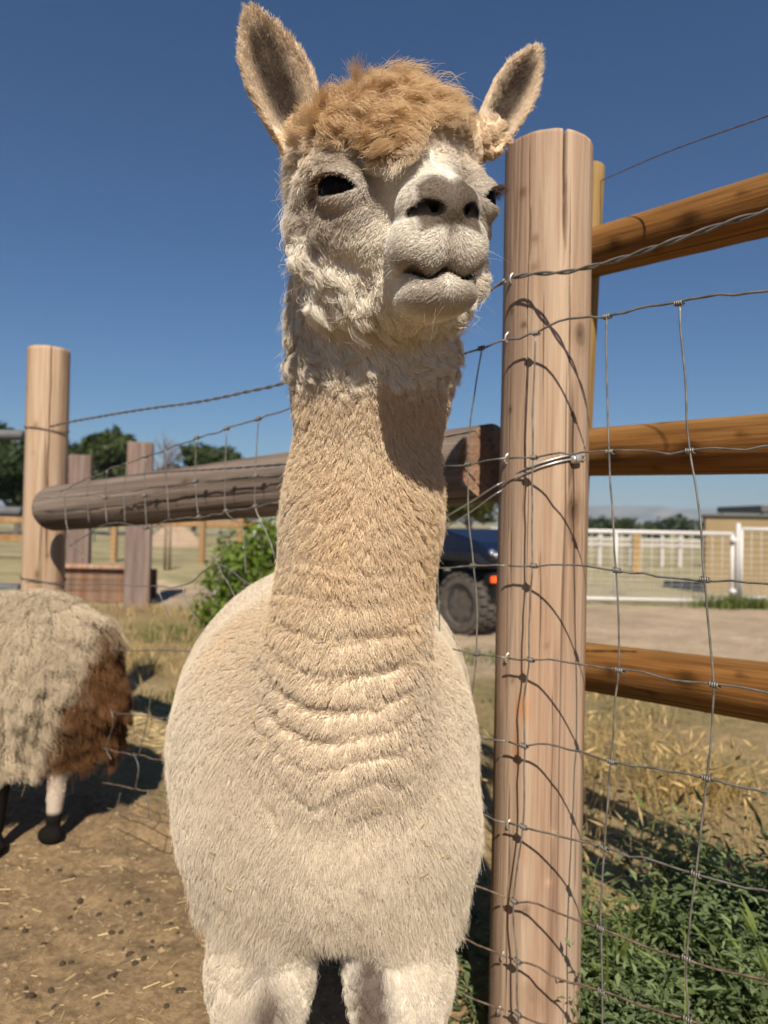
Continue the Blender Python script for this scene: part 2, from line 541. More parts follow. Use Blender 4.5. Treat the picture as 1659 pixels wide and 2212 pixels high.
for (u, v0, v1, hw, dp) in [(1217, 640, 277, 0.0042, 0.022), (1226, 900, 560, 0.0011, 0.006), (1129, 1150, 330, 0.0010, 0.006), (1258, 1300, 880, 0.0010, 0.004), (1100, 1500, 1150, 0.0009, 0.003), (1165, 1500, 1210, 0.0009, 0.003), (1235, 2200, 1650, 0.0009, 0.003), (1090, 2212, 1700, 0.0009, 0.003), (1185, 2000, 1500, 0.0008, 0.003)]:
    a, z0, _ = pth(u, v0); _, z1, _ = pth(u, v1); cr.append((a, z0, min(z1, 1.70) + (0.3 if v1 == 277 else 0), hw, dp))
a1, z1, _ = pth(1130, 1530); a2, z2, _ = pth(1117, 1625); a3, z3, _ = pth(1130, 1840)
POST_H = at(1192, 280, PY - 0.07)[2]
post_me = log_mesh('tall_post', POST_H + 0.3, PRR + 0.001, PRR - 0.0005, 3, 84, 420,
                   [(c[0], c[1] + 0.3, c[2] + 0.3, c[3], c[4]) for c in cr], [(k[0], k[1] + 0.3, k[2] * 1.25, k[3] * 1.2) for k in kn], 0.011, 0.005,
                   [(a1, z1 + 0.3, 0.012, 0.022, (1.15, 0.72, 0.42)), (a2, z2 + 0.3, 0.006, 0.03, (1.1, 0.72, 0.45)), (a3, z3 + 0.3, 0.005, 0.02, (1.1, 0.75, 0.5))])
post = link('fence_post', post_me, None, W_POST)
post.location = (PX, PY, -0.3)
tag(post, 'tall thick pale wooden post right beside the cream alpaca, wires stapled on', 'post')
# ---- the pale post at the picture's left
LX, LY = -0.471 * 2.68, 2.68
lp_h = at(105, 757, LY)[2]
lp_me = log_mesh('pale_post', lp_h + 0.3, 0.0745, 0.0735, 8, 64, 160, [(0.55, 1.0, 1.9, 0.0024, 0.014), (0.35, 0.5, 1.2, 0.001, 0.004)],
                 [(-0.9, 1.66, 0.007, 0.5), (-0.1, 1.52, 0.009, 0.65), (-0.2, 1.42, 0.006, 0.35), (0.15, 0.98, 0.012, 0.55), (0.35, 0.92, 0.012, 0.55), (0.6, 1.05, 0.008, 0.5)], 0.005, 0.006)
lpost = link('fence_post', lp_me, None, W_POST2)
lpost.location = (LX, LY, -0.3)
tag(lpost, 'pale round wooden post behind the woolly cream and brown animal', 'post')
# ---- the grey log rail between the two
ra = at(1068, 1000, 1.40); rb = at(117, 1098, 2.515)
rl = float(np.linalg.norm(np.array(ra) - np.array(rb)))
rail_me = log_mesh('log_rail', rl, 0.077, 0.078, 14, 64, 160, [(-1.3, 0.2, rl, 0.0016, 0.007), (-0.75, 0.0, 1.0, 0.0014, 0.006), (-0.3, 0.5, rl - 0.1, 0.0012, 0.006), (0.2, 0.1, 1.3, 0.001, 0.005), (2.2, 0.1, 1.3, 0.001, 0.005)],
                   [(0.3, 0.9, 0.012, 0.5), (-0.4, 1.4, 0.012, 0.5), (0.2, 0.5, 0.01, 0.5)], 0.010, 0.004)
log_rail = place_log('log_rail', rail_me, ra, rb, W_GREY, roll=math.pi / 2)
# its near end is hewn to a slant on the camera's side
cl = np.array(log_rail.matrix_basis.to_3x3().inverted() @ Vector((0.25, -0.97, 0.0)))
LV_ = np.empty(len(rail_me.vertices) * 3, np.float32); rail_me.vertices.foreach_get('co', LV_); LV_ = LV_.reshape(-1, 3)
fr_ = LV_[:, 0] * cl[0] + LV_[:, 1] * cl[1]
zm_ = np.clip((fr_ - 0.012) * 0.95, -0.01, 1) + 0.0006 * vnoise(LV_, 60, 4)
hit_ = (LV_[:, 2] < zm_) & (fr_ > 0.012)
LV_[hit_, 2] = zm_[hit_]
rail_me.vertices.foreach_set('co', LV_.ravel())
LC_ = np.empty(len(rail_me.vertices) * 4, np.float32); rail_me.attributes['col'].data.foreach_get('color', LC_); LC_ = LC_.reshape(-1, 4)
LC_[hit_, :3] *= np.array([1.45, 1.12, 0.9]); rail_me.attributes['col'].data.foreach_set('color', LC_.ravel())
rail_me.update()
tag(log_rail, 'thick grey brown log rail running behind the alpaca neck between two posts', 'rail')

# ---- orange rail fence on the right: thin post + three rails
rf = empty('rail_fence', (0.46, 1.60, 0))
rf.matrix_basis = Matrix.Translation((0.46, 1.60, 0))
tag(rf, 'orange treated rail fence with three round rails and a thin yellow post', 'fence')
yx = at(1285, 700, 1.56)
yp = log_mesh('thin_post', 1.75, 0.030, 0.030, 22, 32, 60, [(0.3, 0.3, 1.75, 0.001, 0.004)], [(0.4, 1.2, 0.01, 0.4)], 0.006, 0.008)
tz = at(1296, 366, 1.56)[2]
yb = at(1200, 1900, 1.58); ytp = at(1276, 366, 1.56); yd = (ytp - yb) / np.linalg.norm(ytp - yb)
place_log('post', yp, ytp - yd * 1.75, ytp, W_YELLOW, rf)
for k, (l, r, rr_) in enumerate([((1262, 552), (1700, 432), 0.0505), ((1258, 978), (1700, 957), 0.0505), ((1252, 1438), (1700, 1502), 0.0505)]):
    A = at(l[0], l[1], 1.555); B = at(r[0], r[1], 1.17)
    d = (B - A) / np.linalg.norm(B - A)
    B = A + d * 1.9
    me = log_mesh('rail', 1.9, rr_, rr_ * 0.98, 30 + k * 5, 56, 150, [(-0.6, 0.0, 0.9, 0.0009, 0.004), (0.3, 0.4, 1.9, 0.0008, 0.004)],
                  [(a_, z_, s_ * 1.5, d_) for a_ in (0.0, 2.1, 4.2) for (a_, z_, s_, d_) in ((1.3 + a_, 0.13, 0.010, 0.7), (1.2 + a_, 0.30, 0.013, 0.75), (1.6 + a_, 0.47, 0.011, 0.7), (1.0 + a_, 0.62, 0.012, 0.7), (1.9 + a_, 0.22, 0.006, 0.6), (0.8 + a_, 0.40, 0.005, 0.7))], 0.012, 0.004)
    place_log('rail', me, A, B, W_ORANGE, rf, roll=math.pi / 2 if k != 2 else 1.2)
# ================================================================== woven wire
t = NT('galvanised_wire', 0.45, 0.5)
t.b.inputs['Metallic'].default_value = 0.4
t.color(t.ramp(t.noise(t.coord('Object'), 60, 4), [(0.35, (0.12, 0.112, 0.098)), (0.7, (0.28, 0.262, 0.235))]))
WIRE = t.m
t = NT('rusty_wire', 0.75, 0.3)
t.color(t.ramp(t.noise(t.coord('Object'), 90, 4), [(0.35, (0.09, 0.06, 0.045)), (0.7, (0.24, 0.17, 0.12))]))
RUSTY = t.m
t = NT('bright_zinc', 0.38, 0.5); t.b.inputs['Metallic'].default_value = 0.7; t.color((0.62, 0.61, 0.58)); ZINC = t.m
A0 = (0.212, 1.124)                       # where the wire is stapled to the tall post
DR = (0.64, -0.77)
RB = (A0[0] + DR[0], A0[1] + DR[1])
LB = (-1.045, 2.245)
def seg(u):
    return (A0, RB) if u >= 1098 else (A0, LB)
def wp(u, v, off=0.0):
    if 1086 <= u <= 1110:
        p = on_plane(u, v, *seg(1200)); q = on_plane(u, v, *seg(900))
        return p if p[1] < q[1] else q
    return on_plane(u, v, *seg(u), off=off)
def wpath(pts):
    return np.array([wp(u, v) for u, v in pts])
def crimp(P, amp=0.003, seed=0, step=0.018):
    """resample and add the small kinks of tension wire"""
    P = smooth_path(P, 10)
    d = np.r_[0, np.cumsum(np.linalg.norm(np.diff(P, axis=0), axis=1))]
    n = max(8, int(d[-1] / step))
    s = np.linspace(0, d[-1], n)
    Q = np.stack([np.interp(s, d, P[:, k]) for k in range(3)], 1)
    S = np.stack([s * 1.0, np.full(n, seed * 7.7), np.zeros(n)], 1)
    Q[:, 2] += amp * vnoise(S, 22, seed) + amp * 1.2 * np.exp(-((np.mod(s + 0.05 * seed, 0.15) - 0.075) / 0.012) ** 2) * np.sin((np.mod(s + 0.05 * seed, 0.15) - 0.075) / 0.012 * 1.2)
    Q[:, 1] += amp * 0.6 * vnoise(S, 19, seed + 3)
    Q[0], Q[-1] = P[0], P[-1]
    return Q
WR = 0.0015
wf = empty('wire_fence', (A0[0], A0[1], 0))
wf.matrix_basis = Matrix.Translation((A0[0], A0[1], 0))
tag(wf, 'woven wire fence of grey square mesh stapled to the tall post', 'fence')
WO = np.array([A0[0], A0[1], 0])
def wire(name, P, r=WR, mat=None, n=6):
    m = MB(); m.tube(P - WO, r, n)
    return m.build(name, mat or WIRE, wf, smooth=True)
def twist(name, P, r, lay, mat):
    P = smooth_path(P, 10)
    d = np.r_[0, np.cumsum(np.linalg.norm(np.diff(P, axis=0), axis=1))]
    n = int(d[-1] / 0.006)
    s = np.linspace(0, d[-1], n)
    Q = np.stack([np.interp(s, d, P[:, k]) for k in range(3)], 1)
    T = nrm(np.gradient(Q, axis=0)); B = nrm(np.cross(T, [0, 0, 1.0])); U = np.cross(B, T)
    m = MB()
    for ph in (0, math.pi):
        a = s / lay * 2 * math.pi + ph
        m.tube(Q + r * 1.15 * (np.cos(a)[:, None] * B + np.sin(a)[:, None] * U) - WO, r, 6)
    return m.build(name, mat, wf, smooth=True)
# twisted top strand
twist('twisted_strand', wpath([(110, 922), (155, 911), (300, 886), (430, 868), (540, 845), (620, 825), (800, 755), (950, 685), (1050, 631), (1092, 606)]), 0.0018, 0.075, WIRE)
twist('twisted_strand', wpath([(1108, 600), (1150, 592), (1220, 588), (1285, 574), (1350, 556), (1420, 532), (1500, 505), (1580, 478), (1659, 455), (1800, 400), (2000, 320)]), 0.0018, 0.085, WIRE)
rows_r = [
 [(1099, 733), (1125, 728), (1165, 715), (1195, 700), (1222, 690), (1240, 691), (1262, 686), (1310, 684), (1350, 676), (1390, 662), (1420, 662), (1465, 655), (1540, 640), (1570, 643), (1600, 633), (1659, 628), (1850, 590)],
 [(1099, 990), (1150, 988), (1185, 982), (1210, 978), (1225, 982), (1270, 978), (1315, 976), (1390, 974), (1440, 977), (1490, 974), (1560, 970), (1600, 975), (1659, 964), (1850, 955)],
 [(1099, 1222), (1155, 1222), (1205, 1218), (1250, 1222), (1330, 1232), (1400, 1238), (1430, 1246), (1520, 1252), (1600, 1256), (1640, 1266), (1659, 1266), (1850, 1285)],
 [(1099, 1422), (1145, 1425), (1190, 1424), (1230, 1432), (1335, 1448), (1380, 1452), (1440, 1465), (1540, 1478), (1600, 1486), (1659, 1497), (1850, 1535)],
 [(1099, 1602), (1130, 1611), (1170, 1606), (1210, 1613), (1320, 1645), (1400, 1655), (1450, 1664), (1525, 1680), (1600, 1698), (1659, 1712), (1850, 1760)],
 [(1099, 1778), (1130, 1786), (1170, 1795), (1210, 1806), (1305, 1830), (1360, 1850), (1400, 1855), (1500, 1888), (1580, 1910), (1659, 1928), (1850, 1985)],
 [(1099, 1940), (1112, 1946), (1160, 1952), (1200, 1972), (1298, 2005), (1400, 2045), (1482, 2070), (1560, 2098), (1659, 2122), (1850, 2180)],
 [(1099, 2068), (1117, 2076), (1160, 2088), (1200, 2110), (1300, 2142), (1400, 2176), (1485, 2202), (1659, 2262), (1850, 2330)],
 [(1099, 2184), (1118, 2190), (1200, 2222), (1300, 2260), (1480, 2330), (1659, 2395)],
 [(1099, 2275), (1118, 2282), (1200, 2315), (1300, 2360), (1480, 2440)]]
for k, r in enumerate(rows_r):
    wire('line_wire', crimp(wpath(r), 0.0022 if k else 0.003, k + 1), WR * (1.15 if k == 0 else 1.0), RUSTY if k >= 6 else WIRE)
rows_l = [
 [(130, 1062), (200, 1030), (270, 1000), (330, 982), (425, 946), (490, 926), (555, 906), (620, 885), (800, 830), (930, 790), (1010, 762), (1040, 752), (1092, 734)],
 [(75, 1075), (190, 1072), (313, 1071), (422, 1040), (487, 1036), (553, 1029), (640, 1022), (850, 1012), (1010, 1003), (1060, 995), (1092, 990)],
 [(150, 1180), (232, 1132), (317, 1140), (365, 1122), (430, 1117), (490, 1106), (553, 1094), (600, 1084), (700, 1110), (850, 1180), (945, 1225), (1022, 1222), (1092, 1222)],
 [(55, 1258), (140, 1262), (240, 1262), (330, 1266), (400, 1264), (470, 1220), (540, 1260), (700, 1320), (900, 1385), (1030, 1413), (1092, 1421)],
 [(60, 1370), (240, 1400), (420, 1410), (620, 1450), (820, 1510), (1000, 1578), (1092, 1601)],
 [(160, 1530), (300, 1545), (500, 1570), (700, 1620), (900, 1700), (1060, 1765), (1092, 1777)],
 [(200, 1612), (300, 1632), (400, 1660), (700, 1780), (1030, 1915), (1092, 1938)],
 [(220, 1690), (300, 1705), (400, 1725), (700, 1860), (1000, 2025), (1050, 2050), (1092, 2067)],
 [(230, 1745), (330, 1770), (420, 1800), (700, 1940), (960, 2125), (1092, 2182)],
 [(960, 2215), (1092, 2274)]]
for k, r in enumerate(rows_l):
    wire('line_wire', crimp(wpath(r), 0.003 if k else 0.005, k + 21), WR * (1.15 if k == 0 else 1.0), RUSTY if k >= 6 else WIRE)
stays = [
 [(1157, 722), (1152, 860), (1150, 988), (1149, 1110), (1150, 1222), (1142, 1330), (1143, 1425), (1131, 1520), (1131, 1611), (1132, 1700), (1128, 1786), (1108, 1946), (1116, 2076), (1118, 2190), (1118, 2290)],
 [(1310, 684), (1309, 830), (1315, 976), (1322, 1110), (1330, 1232), (1335, 1350), (1336, 1448), (1325, 1550), (1319, 1645), (1304, 1830), (1297, 2005), (1300, 2142), (1300, 2260), (1300, 2360)],
 [(1465, 655), (1476, 800), (1488, 974), (1510, 1110), (1520, 1252), (1532, 1380), (1540, 1478), (1535, 1580), (1525, 1680), (1502, 1888), (1482, 2070), (1486, 2202), (1485, 2330), (1482, 2440)],
 [(1735, 612), (1765, 958), (1800, 1278), (1820, 1530), (1800, 1745), (1770, 1960), (1750, 2155), (1750, 2290)],
 [(1040, 752), (1020, 880), (1011, 1003), (1012, 1110), (1022, 1222), (1030, 1300), (1029, 1413), (1022, 1480), (1012, 1580)],
 [(558, 905), (553, 1000), (553, 1029), (552, 1094), (575, 1150), (592, 1195), (600, 1240)],
 [(490, 926), (487, 1036), (489, 1104), (520, 1135), (528, 1180), (531, 1240)],
 [(425, 946), (422, 1040), (430, 1117)],
 [(358, 968), (360, 1045), (366, 1121)],
 [(315, 986), (313, 1071), (318, 1140)],
 [(275, 998), (269, 1060), (271, 1132)],
 [(232, 1016), (228, 1075), (232, 1132)],
 [(192, 1032), (190, 1075), (192, 1130)],
 [(142, 1060), (142, 1110), (152, 1160), (182, 1205)],
 [(462, 1195), (478, 1235), (495, 1262), (520, 1310)],
 [(392, 1264), (405, 1300), (425, 1340)], [(340, 1266), (352, 1300), (370, 1335)],
 [(236, 1520), (245, 1560), (231, 1612), (240, 1640)], [(288, 1625), (300, 1660), (292, 1705)], [(330, 1480), (318, 1560), (300, 1632)], [(262, 1712), (250, 1745), (238, 1770)], [(320, 1706), (322, 1765)],
 [(700, 860), (705, 1110), (715, 1325), (710, 1620), (705, 1940)], [(850, 812), (855, 1182), (860, 1370), (860, 1690), (860, 2050)], [(945, 785), (945, 1225), (950, 1395), (950, 1720), (948, 2110)]]
ci = 0
for k, s_ in enumerate(stays):
    P = smooth_path(wpath(s_), 7)
    sd = np.stack([np.arange(len(P)) * 0.35, np.full(len(P), k * 3.3), np.zeros(len(P))], 1)
    P[:, 0] += 0.0012 * vnoise(sd, 1, 5); P[:, 1] += 0.0012 * vnoise(sd, 1, 9)
    P[:, 1] -= 0.0025
    wire('stay', P, WR * 0.9)
# wrapped knots where stay meets line wire
def knot_mesh():
    m = MB()
    n = 44
    a = np.linspace(0, 4 * 2 * math.pi, n)
    m.tube(np.stack([np.linspace(-0.0055, 0.0065, n), 0.0030 * np.cos(a), 0.0030 * np.sin(a)], 1), 0.00125, 5)
    return mesh_np('knot', m.V, m.F, True)
KN = knot_mesh(); KN.materials.append(WIRE)
def knot(u, v, sc=1.0):
    p = wp(u, v)
    o = link('knot', KN, wf)
    A, B = seg(u)
    o.location = Vector(p - WO); o.rotation_euler = (0, 0.05, math.atan2(B[1] - A[1], B[0] - A[0])); o.scale = (sc,) * 3
for (u, v) in [(1157, 720), (1152, 988), (1152, 1222), (1145, 1425), (1131, 1611), (1130, 1786), (1110, 1946), (1117, 2076), (1118, 2190),
               (1310, 684), (1317, 976), (1332, 1232), (1338, 1448), (1320, 1645), (1304, 1831), (1298, 2005), (1300, 2142),
               (1465, 655), (1490, 974), (1522, 1252), (1542, 1479), (1526, 1681), (1503, 1888), (1483, 2070), (1486, 2202),
               (1040, 752), (1011, 1003), (1022, 1222), (1030, 1413), (558, 905), (553, 1029), (552, 1094), (489, 1104), (425, 946), (422, 1040), (430, 1117), (490, 926), (313, 1071), (228, 1075), (315, 986), (317, 1140)]:
    knot(u, v, 1.0 if u > 700 else 1.2)
# tight ties on the pale post
for (v0, dz, th_) in ((922, 0.012, 0.6), (1252, -0.008, 0.4)):
    z0 = at(100, v0, LY - 0.07)[2]
    a = np.linspace(0, 2 * math.pi, 48)
    for kk in range(2):
        wire('tie_wire', np.stack([LX + 0.0775 * np.sin(a), LY - 0.0775 * np.cos(a), z0 - 0.012 * np.sin(a + th_) + kk * 0.004 * np.cos(3 * a)], 1), 0.0013, RUSTY)
# bright brace wires tied round the post
for dv in (0, 9):
    P = [pth(u, v)[2] + np.array([0, -0.003, 0]) for u, v in ((1262, 985 + dv), (1230, 984 + dv), (1180, 996 + dv), (1130, 1014 + dv * 1.2), (1085, 1042 + dv * 1.8))]
    P += [at(1060, 1056 + dv * 2, 1.20), at(960, 1118 + dv * 2.6, 1.42), at(700, 1265 + dv * 3, 2.0), at(560, 1350 + dv * 3, 2.45)]
    wire('brace_wire', smooth_path(P, 8), 0.0014, ZINC)
pa = pth(1238, 994)[2]; pb = pth(1262, 992)[2]
m = MB(); m.lathe([(0.004, 0), (0.0065, 0.002), (0.0065, 0.018), (0.004, 0.021)], pa + np.array([-0.004, -0.009, 0]) - WO, pb - pa, 12)
m.build('crimp_sleeve', ZINC, wf, smooth=True)
# staples belong to the post
for (u, v) in [(1107, 600), (1097, 728), (1096, 990), (1097, 1420), (1100, 1780), (1088, 2064), (1080, 2182)]:
    th0, z0, p = pth(u, v)
    a = np.linspace(-0.3, math.pi + 0.3, 16)
    n_ = np.array([math.sin(th0), -math.cos(th0), 0])
    P = np.array([p + n_ * (0.0065 * math.sin(x)) + np.array([0.0022 * math.cos(x), 0, 0.0085 * math.cos(x)]) - n_ * 0.002 for x in a])
    m = MB(); m.tube(P - np.array([PX, PY, -0.3]), 0.0016, 7)
    m.build('staple', ZINC, post, smooth=True)
# single strand running up from the thin post
P = smooth_path([at(1297, 392, 1.545), at(1312, 384, 1.50), at(1450, 325, 1.25), at(1659, 250, 1.0), at(1800, 195, 0.88)], 8)
m = MB(); m.tube(P, 0.0011, 6)
tag(m.build('strand_wire', RUSTY, None, smooth=True), 'single thin reddish wire running up from the thin yellow post', 'wire')
# red wire low in the dry grass
P = smooth_path([at(1445, 1812, 2.05), at(1520, 1838, 1.95), at(1600, 1868, 1.85), at(1659, 1888, 1.78), at(1750, 1915, 1.7)], 6)
m = MB(); m.tube(P, 0.0022, 6)
tag(m.build('red_wire', plain('red_plastic_wire', (0.26, 0.07, 0.04), 0.5), None, smooth=True), 'rust red wire lying low across the dry foxtail grass', 'wire')
# ================================================================== things behind the fence
GALV = plain('galvanised_pipe', (0.20, 0.21, 0.225), 0.5, 0.4)
GWHITE = plain('pale_painted_pipe', (0.60, 0.58, 0.57), 0.5, 0.0, var=0.08)
def gp(u, v, y):
    """ground point under photo column u at depth y"""
    p = at(u, v, y); z = float(ground_z(p[0], y))
    return np.array([p[0], y, z])
# ---- pipe gate beside the pale post
g = empty('pipe_gate', (LX - 0.10, LY, 0)); g.matrix_basis = Matrix.Translation((LX - 0.10, LY, 0))
tag(g, 'grey galvanised pipe gate meeting the pale round post', 'gate')
for v in (938, 1105):
    z = at(25, v, LY)[2]
    MB().tube([(0, 0.02, z), (-1.6, 0.05, z + 0.01)], 0.019, 14).build('rail', GALV, g, smooth=True)
for z in (0.62, 0.38, 0.16):
    MB().tube([(0, 0.02, z), (-1.6, 0.05, z)], 0.019, 14).build('rail', GALV, g, smooth=True)
MB().tube([(-1.6, 0.05, 0.12), (-1.6, 0.05, 1.26)], 0.02, 14).build('upright', GALV, g, smooth=True)

# ---- two old railway ties standing behind, planter box between them
def beam(name, c, s, mat, parent=None, rz=0.0, seed=1, label=None, cat=None):
    """sawn timber along local z with worn corners"""
    m = MB(); m.box((0, 0, s[2] / 2), s, bev=min(s[0], s[1]) * 0.08)
    V = np.array(m.V)
    me = mesh_np(name, V, m.F, False)
    C = 1 + 0.12 * vnoise(V * 7 + seed, 1, seed)
    set_col(me, np.repeat(C[:, None], 3, 1))
    o = link(name, me, parent, mat)
    o.location = c; o.rotation_euler = (0, 0, rz)
    return o
p = on_ground(296, 1312); h = at(300, 956, p[1])[2]
tag(beam('tie_post', (p[0], p[1], -0.05), (0.24, 0.20, h + 0.05), W_TIE, rz=0.25, seed=4), 'greyish square timber post with open base in the dry grass', 'post')
p2 = on_ground(168, 1296); h2 = at(170, 984, p2[1])[2]
tag(beam('tie_post', (p2[0], p2[1], -0.05), (0.22, 0.20, h2 + 0.05), W_TIE, rz=0.25, seed=9), 'dark square timber post just beside the pale round post', 'post')
pb0, pb1 = on_ground(135, 1300), on_ground(272, 1303)
pl = empty('planter_box', pb0); pl.matrix_basis = Matrix.Translation(Vector(pb0))
tag(pl, 'low planter box of red brown boards between the square posts', 'planter')
wdt = float(pb1[0] - pb0[0]) + 0.25
for k in range(3):
    b = MB(); b.box((wdt / 2 - 0.1, 0, 0.06 + k * 0.115), (wdt, 0.04, 0.11), bev=0.006)
    me = mesh_np('board', b.V, b.F, False); set_col(me, np.full((len(b.V), 3), 1.0 - 0.12 * (k % 2)))
    link('board', me, pl, W_PLANK)
for k in range(2):
    b = MB(); b.box((wdt / 2 - 0.1 + (k - 0.5) * wdt * 0.502, 0.0, 0.372), (wdt * 0.498, 0.17, 0.036), bev=0.006)
    me = mesh_np('cap_board', b.V, b.F, False); set_col(me, np.full((len(b.V), 3), 1.9))
    link('cap_board', me, pl, W_PLANK)
b = MB(); b.box((wdt / 2 - 0.1, 0.5, 0.16), (wdt, 0.04, 0.32)); me = mesh_np('board', b.V, b.F, False); set_col(me, np.full((len(b.V), 3), 0.9)); link('board', me, pl, W_PLANK)

# ---- timber and mesh paddock fence far behind on the left
pf = empty('paddock_fence', (-6, 14, 0)); pf.matrix_basis = Matrix.Translation((-6, 14, 0))
tag(pf, 'orange timber and wire paddock fence far behind the square posts', 'fence')
fx = [at(u, 1150, 14.0)[0] for u in (-150, -40, 60, 135, 247, 437, 520, 620)]
for k, x in enumerate(fx):
    b = MB(); b.box((x + 6, 0, 0.44), (0.11, 0.11, 0.95), bev=0.008)
    me = mesh_np('post', b.V, b.F, False); set_col(me, np.full((len(b.V), 3), 1.0 - 0.1 * (k % 3))); link('post', me, pf, W_FAR)
for k in range(len(fx) - 1):
    for z in (0.77, 0.42) if k < 3 else (0.77,):
        b = MB(); b.box(((fx[k] + fx[k + 1]) / 2 + 6, 0.07, z), (abs(fx[k + 1] - fx[k]) - 0.004, 0.04, 0.12), bev=0.005)
        me = mesh_np('rail', b.V, b.F, False); set_col(me, np.full((len(b.V), 3), 0.95)); link('rail', me, pf, W_FAR)
for k in range(9):
    MB().tube([(fx[0] + 6, -0.06, 0.06 + k * 0.095), (fx[-1] + 6, -0.06, 0.06 + k * 0.095)], 0.0035, 5).build('line_wire', GALV, pf, smooth=True)
for u, where in ((356, 'nearer the greyish square post'), (366, 'farther from the greyish square post')):
    q = on_ground(u, 1232); tag(MB().tube([(q[0], q[1], 0), (q[0], q[1], 0.85)], 0.022, 10).build('steel_post', plain('brown_steel', (0.17, 0.12, 0.09), 0.7), None, smooth=True),
        'thin brown steel stake before the paddock fence, ' + where, 'stake', 'thin steel stakes')
# ---- pale pipe corral rails farther out
cr_ = empty('corral_panel', (-8, 24, 0)); cr_.matrix_basis = Matrix.Translation((-8, 24, 0))
tag(cr_, 'pale pipe corral panels far across the pasture', 'fence')
for z in (0.35, 0.6, 0.85, 1.1):
    MB().tube([(-8, 0, z), (9, 0.4, z)], 0.022, 8).build('rail', GALV, cr_, smooth=True)
for k in range(9):
    MB().tube([(-8 + k * 2.1, 0.05 * k, -0.02), (-8 + k * 2.1, 0.05 * k, 1.15)], 0.026, 8).build('upright', GALV, cr_, smooth=True)
# ---- pale dirt mound
def mound(c, r, h, seed, n=28):
    a = np.linspace(0, 2 * math.pi, n, endpoint=False); V = [(0, 0, h)]; F = []
    rings = 9
    for i in range(1, rings + 1):
        f = i / rings
        for t_ in a:
            k = 1 + 0.18 * float(vnoise(np.array([[math.cos(t_) * 2, math.sin(t_) * 2, seed]]), 1, seed)[0])
            V.append((r * f * k * math.cos(t_), r * f * k * 0.7 * math.sin(t_), h * (1 - f * f) * (1 + 0.15 * math.sin(5 * t_ + seed)) - 0.03 * f))
    for k in range(n): F.append([0, 1 + k, 1 + (k + 1) % n])
    for i in range(rings - 1):
        for k in range(n): F.append([1 + i * n + k, 1 + (i + 1) * n + k, 1 + (i + 1) * n + (k + 1) % n, 1 + i * n + (k + 1) % n])
    return mesh_np('mound', V, F)
q = at(377, 1150, 22.0)
mo = link('dirt_mound', mound(q, 0.9, 0.6, 3), None, plain('pale_soil', (0.34, 0.25, 0.17), 0.95, scale=6)); mo.location = (q[0], 22.0, 0)
tag(mo, 'rounded pale tan dirt mound behind the paddock fence', 'mound')
# ---- white A-frame by the bush
q = at(578, 1160, 8.6)
af = empty('a_frame', (q[0], 8.6, 0)); af.matrix_basis = Matrix.Translation((q[0], 8.6, 0))
tag(af, 'white pole A-frame peeking out above the green bush', 'frame')
apx = at(583, 1108, 8.6)[2]
for s, yy in ((-1, -0.3), (1, -0.3), (-1, 0.4), (1, 0.4)):
    MB().tube([(s * 0.55, yy, 0), (s * 0.02, yy * 0.1, apx)], 0.032, 10).build('leg', GWHITE, af, smooth=True)
MB().tube([(-0.25, -0.15, apx * 0.58), (0.25, -0.15, apx * 0.58)], 0.02, 10).build('crossbar', GWHITE, af, smooth=True)

# ---- white gates across the yard on the right
def yard_gate(u0, u1, y, label, mid=True, left_v=1143):
    a0 = at(u0, left_v, y); a1 = at(u1, left_v + (u1 - u0) * 0.02, y)
    zb = at((u0 + u1) / 2, 1296, y)[2]
    o = empty('yard_gate', (a0[0], y, zb)); o.matrix_basis = Matrix.Translation((a0[0], y, zb))
    tag(o, label, 'gate')
    w = a1[0] - a0[0]; h = a0[2] - zb
    def pipe(nm, p, q, r): MB().tube([p, q], r, 12).build(nm, GWHITE, o, smooth=True)
    pipe('top_rail', (0, 0, h), (w, 0, h), 0.033)
    pipe('bottom_rail', (0, 0, 0.02), (w, 0, 0.02), 0.030)
    pipe('upright', (0.0, 0, 0.0), (0.0, 0, h), 0.026); pipe('upright', (w, 0, 0.0), (w, 0, h), 0.030)
    if mid: pipe('upright', (w * 0.52, 0, 0.05), (w * 0.52, 0, h), 0.026)
    n = int(w / 0.16)
    for k in range(1, n): pipe('mesh_wire', (w * k / n, -0.012, 0.04), (w * k / n, -0.012, h), 0.004)
    z, st = 0.05, 0.045
    while z < h - 0.05:
        pipe('mesh_wire', (0, -0.022, z), (w, -0.022, z), 0.0035); z += st; st = min(0.10, st * 1.12)
    for z in (0.18, h - 0.10):
        MB().lathe([(0.03, -0.04), (0.055, -0.035), (0.055, 0.035), (0.03, 0.04)], (w, -0.03, z), (0, 0, 1), 12).build('hinge', GWHITE, o, smooth=True)
    return o
yard_gate(1060, 1582, 11.7, 'white wire mesh yard gate with pale pipe frame across the gravel')
q = at(1592, 1300, 11.75); zt = at(1592, 1130, 11.75)[2]
tag(MB().lathe([(0.040, 0), (0.040, zt - q[2] - 0.02), (0.028, zt - q[2])], (q[0], 11.75, q[2]), (0, 0, 1), 14).build('gate_post', GWHITE, None, smooth=True),
    'white pipe gate post between the two white gates', 'post')
yard_gate(1602, 1900, 11.7, 'white yard gate standing before the tan building wall', mid=False)
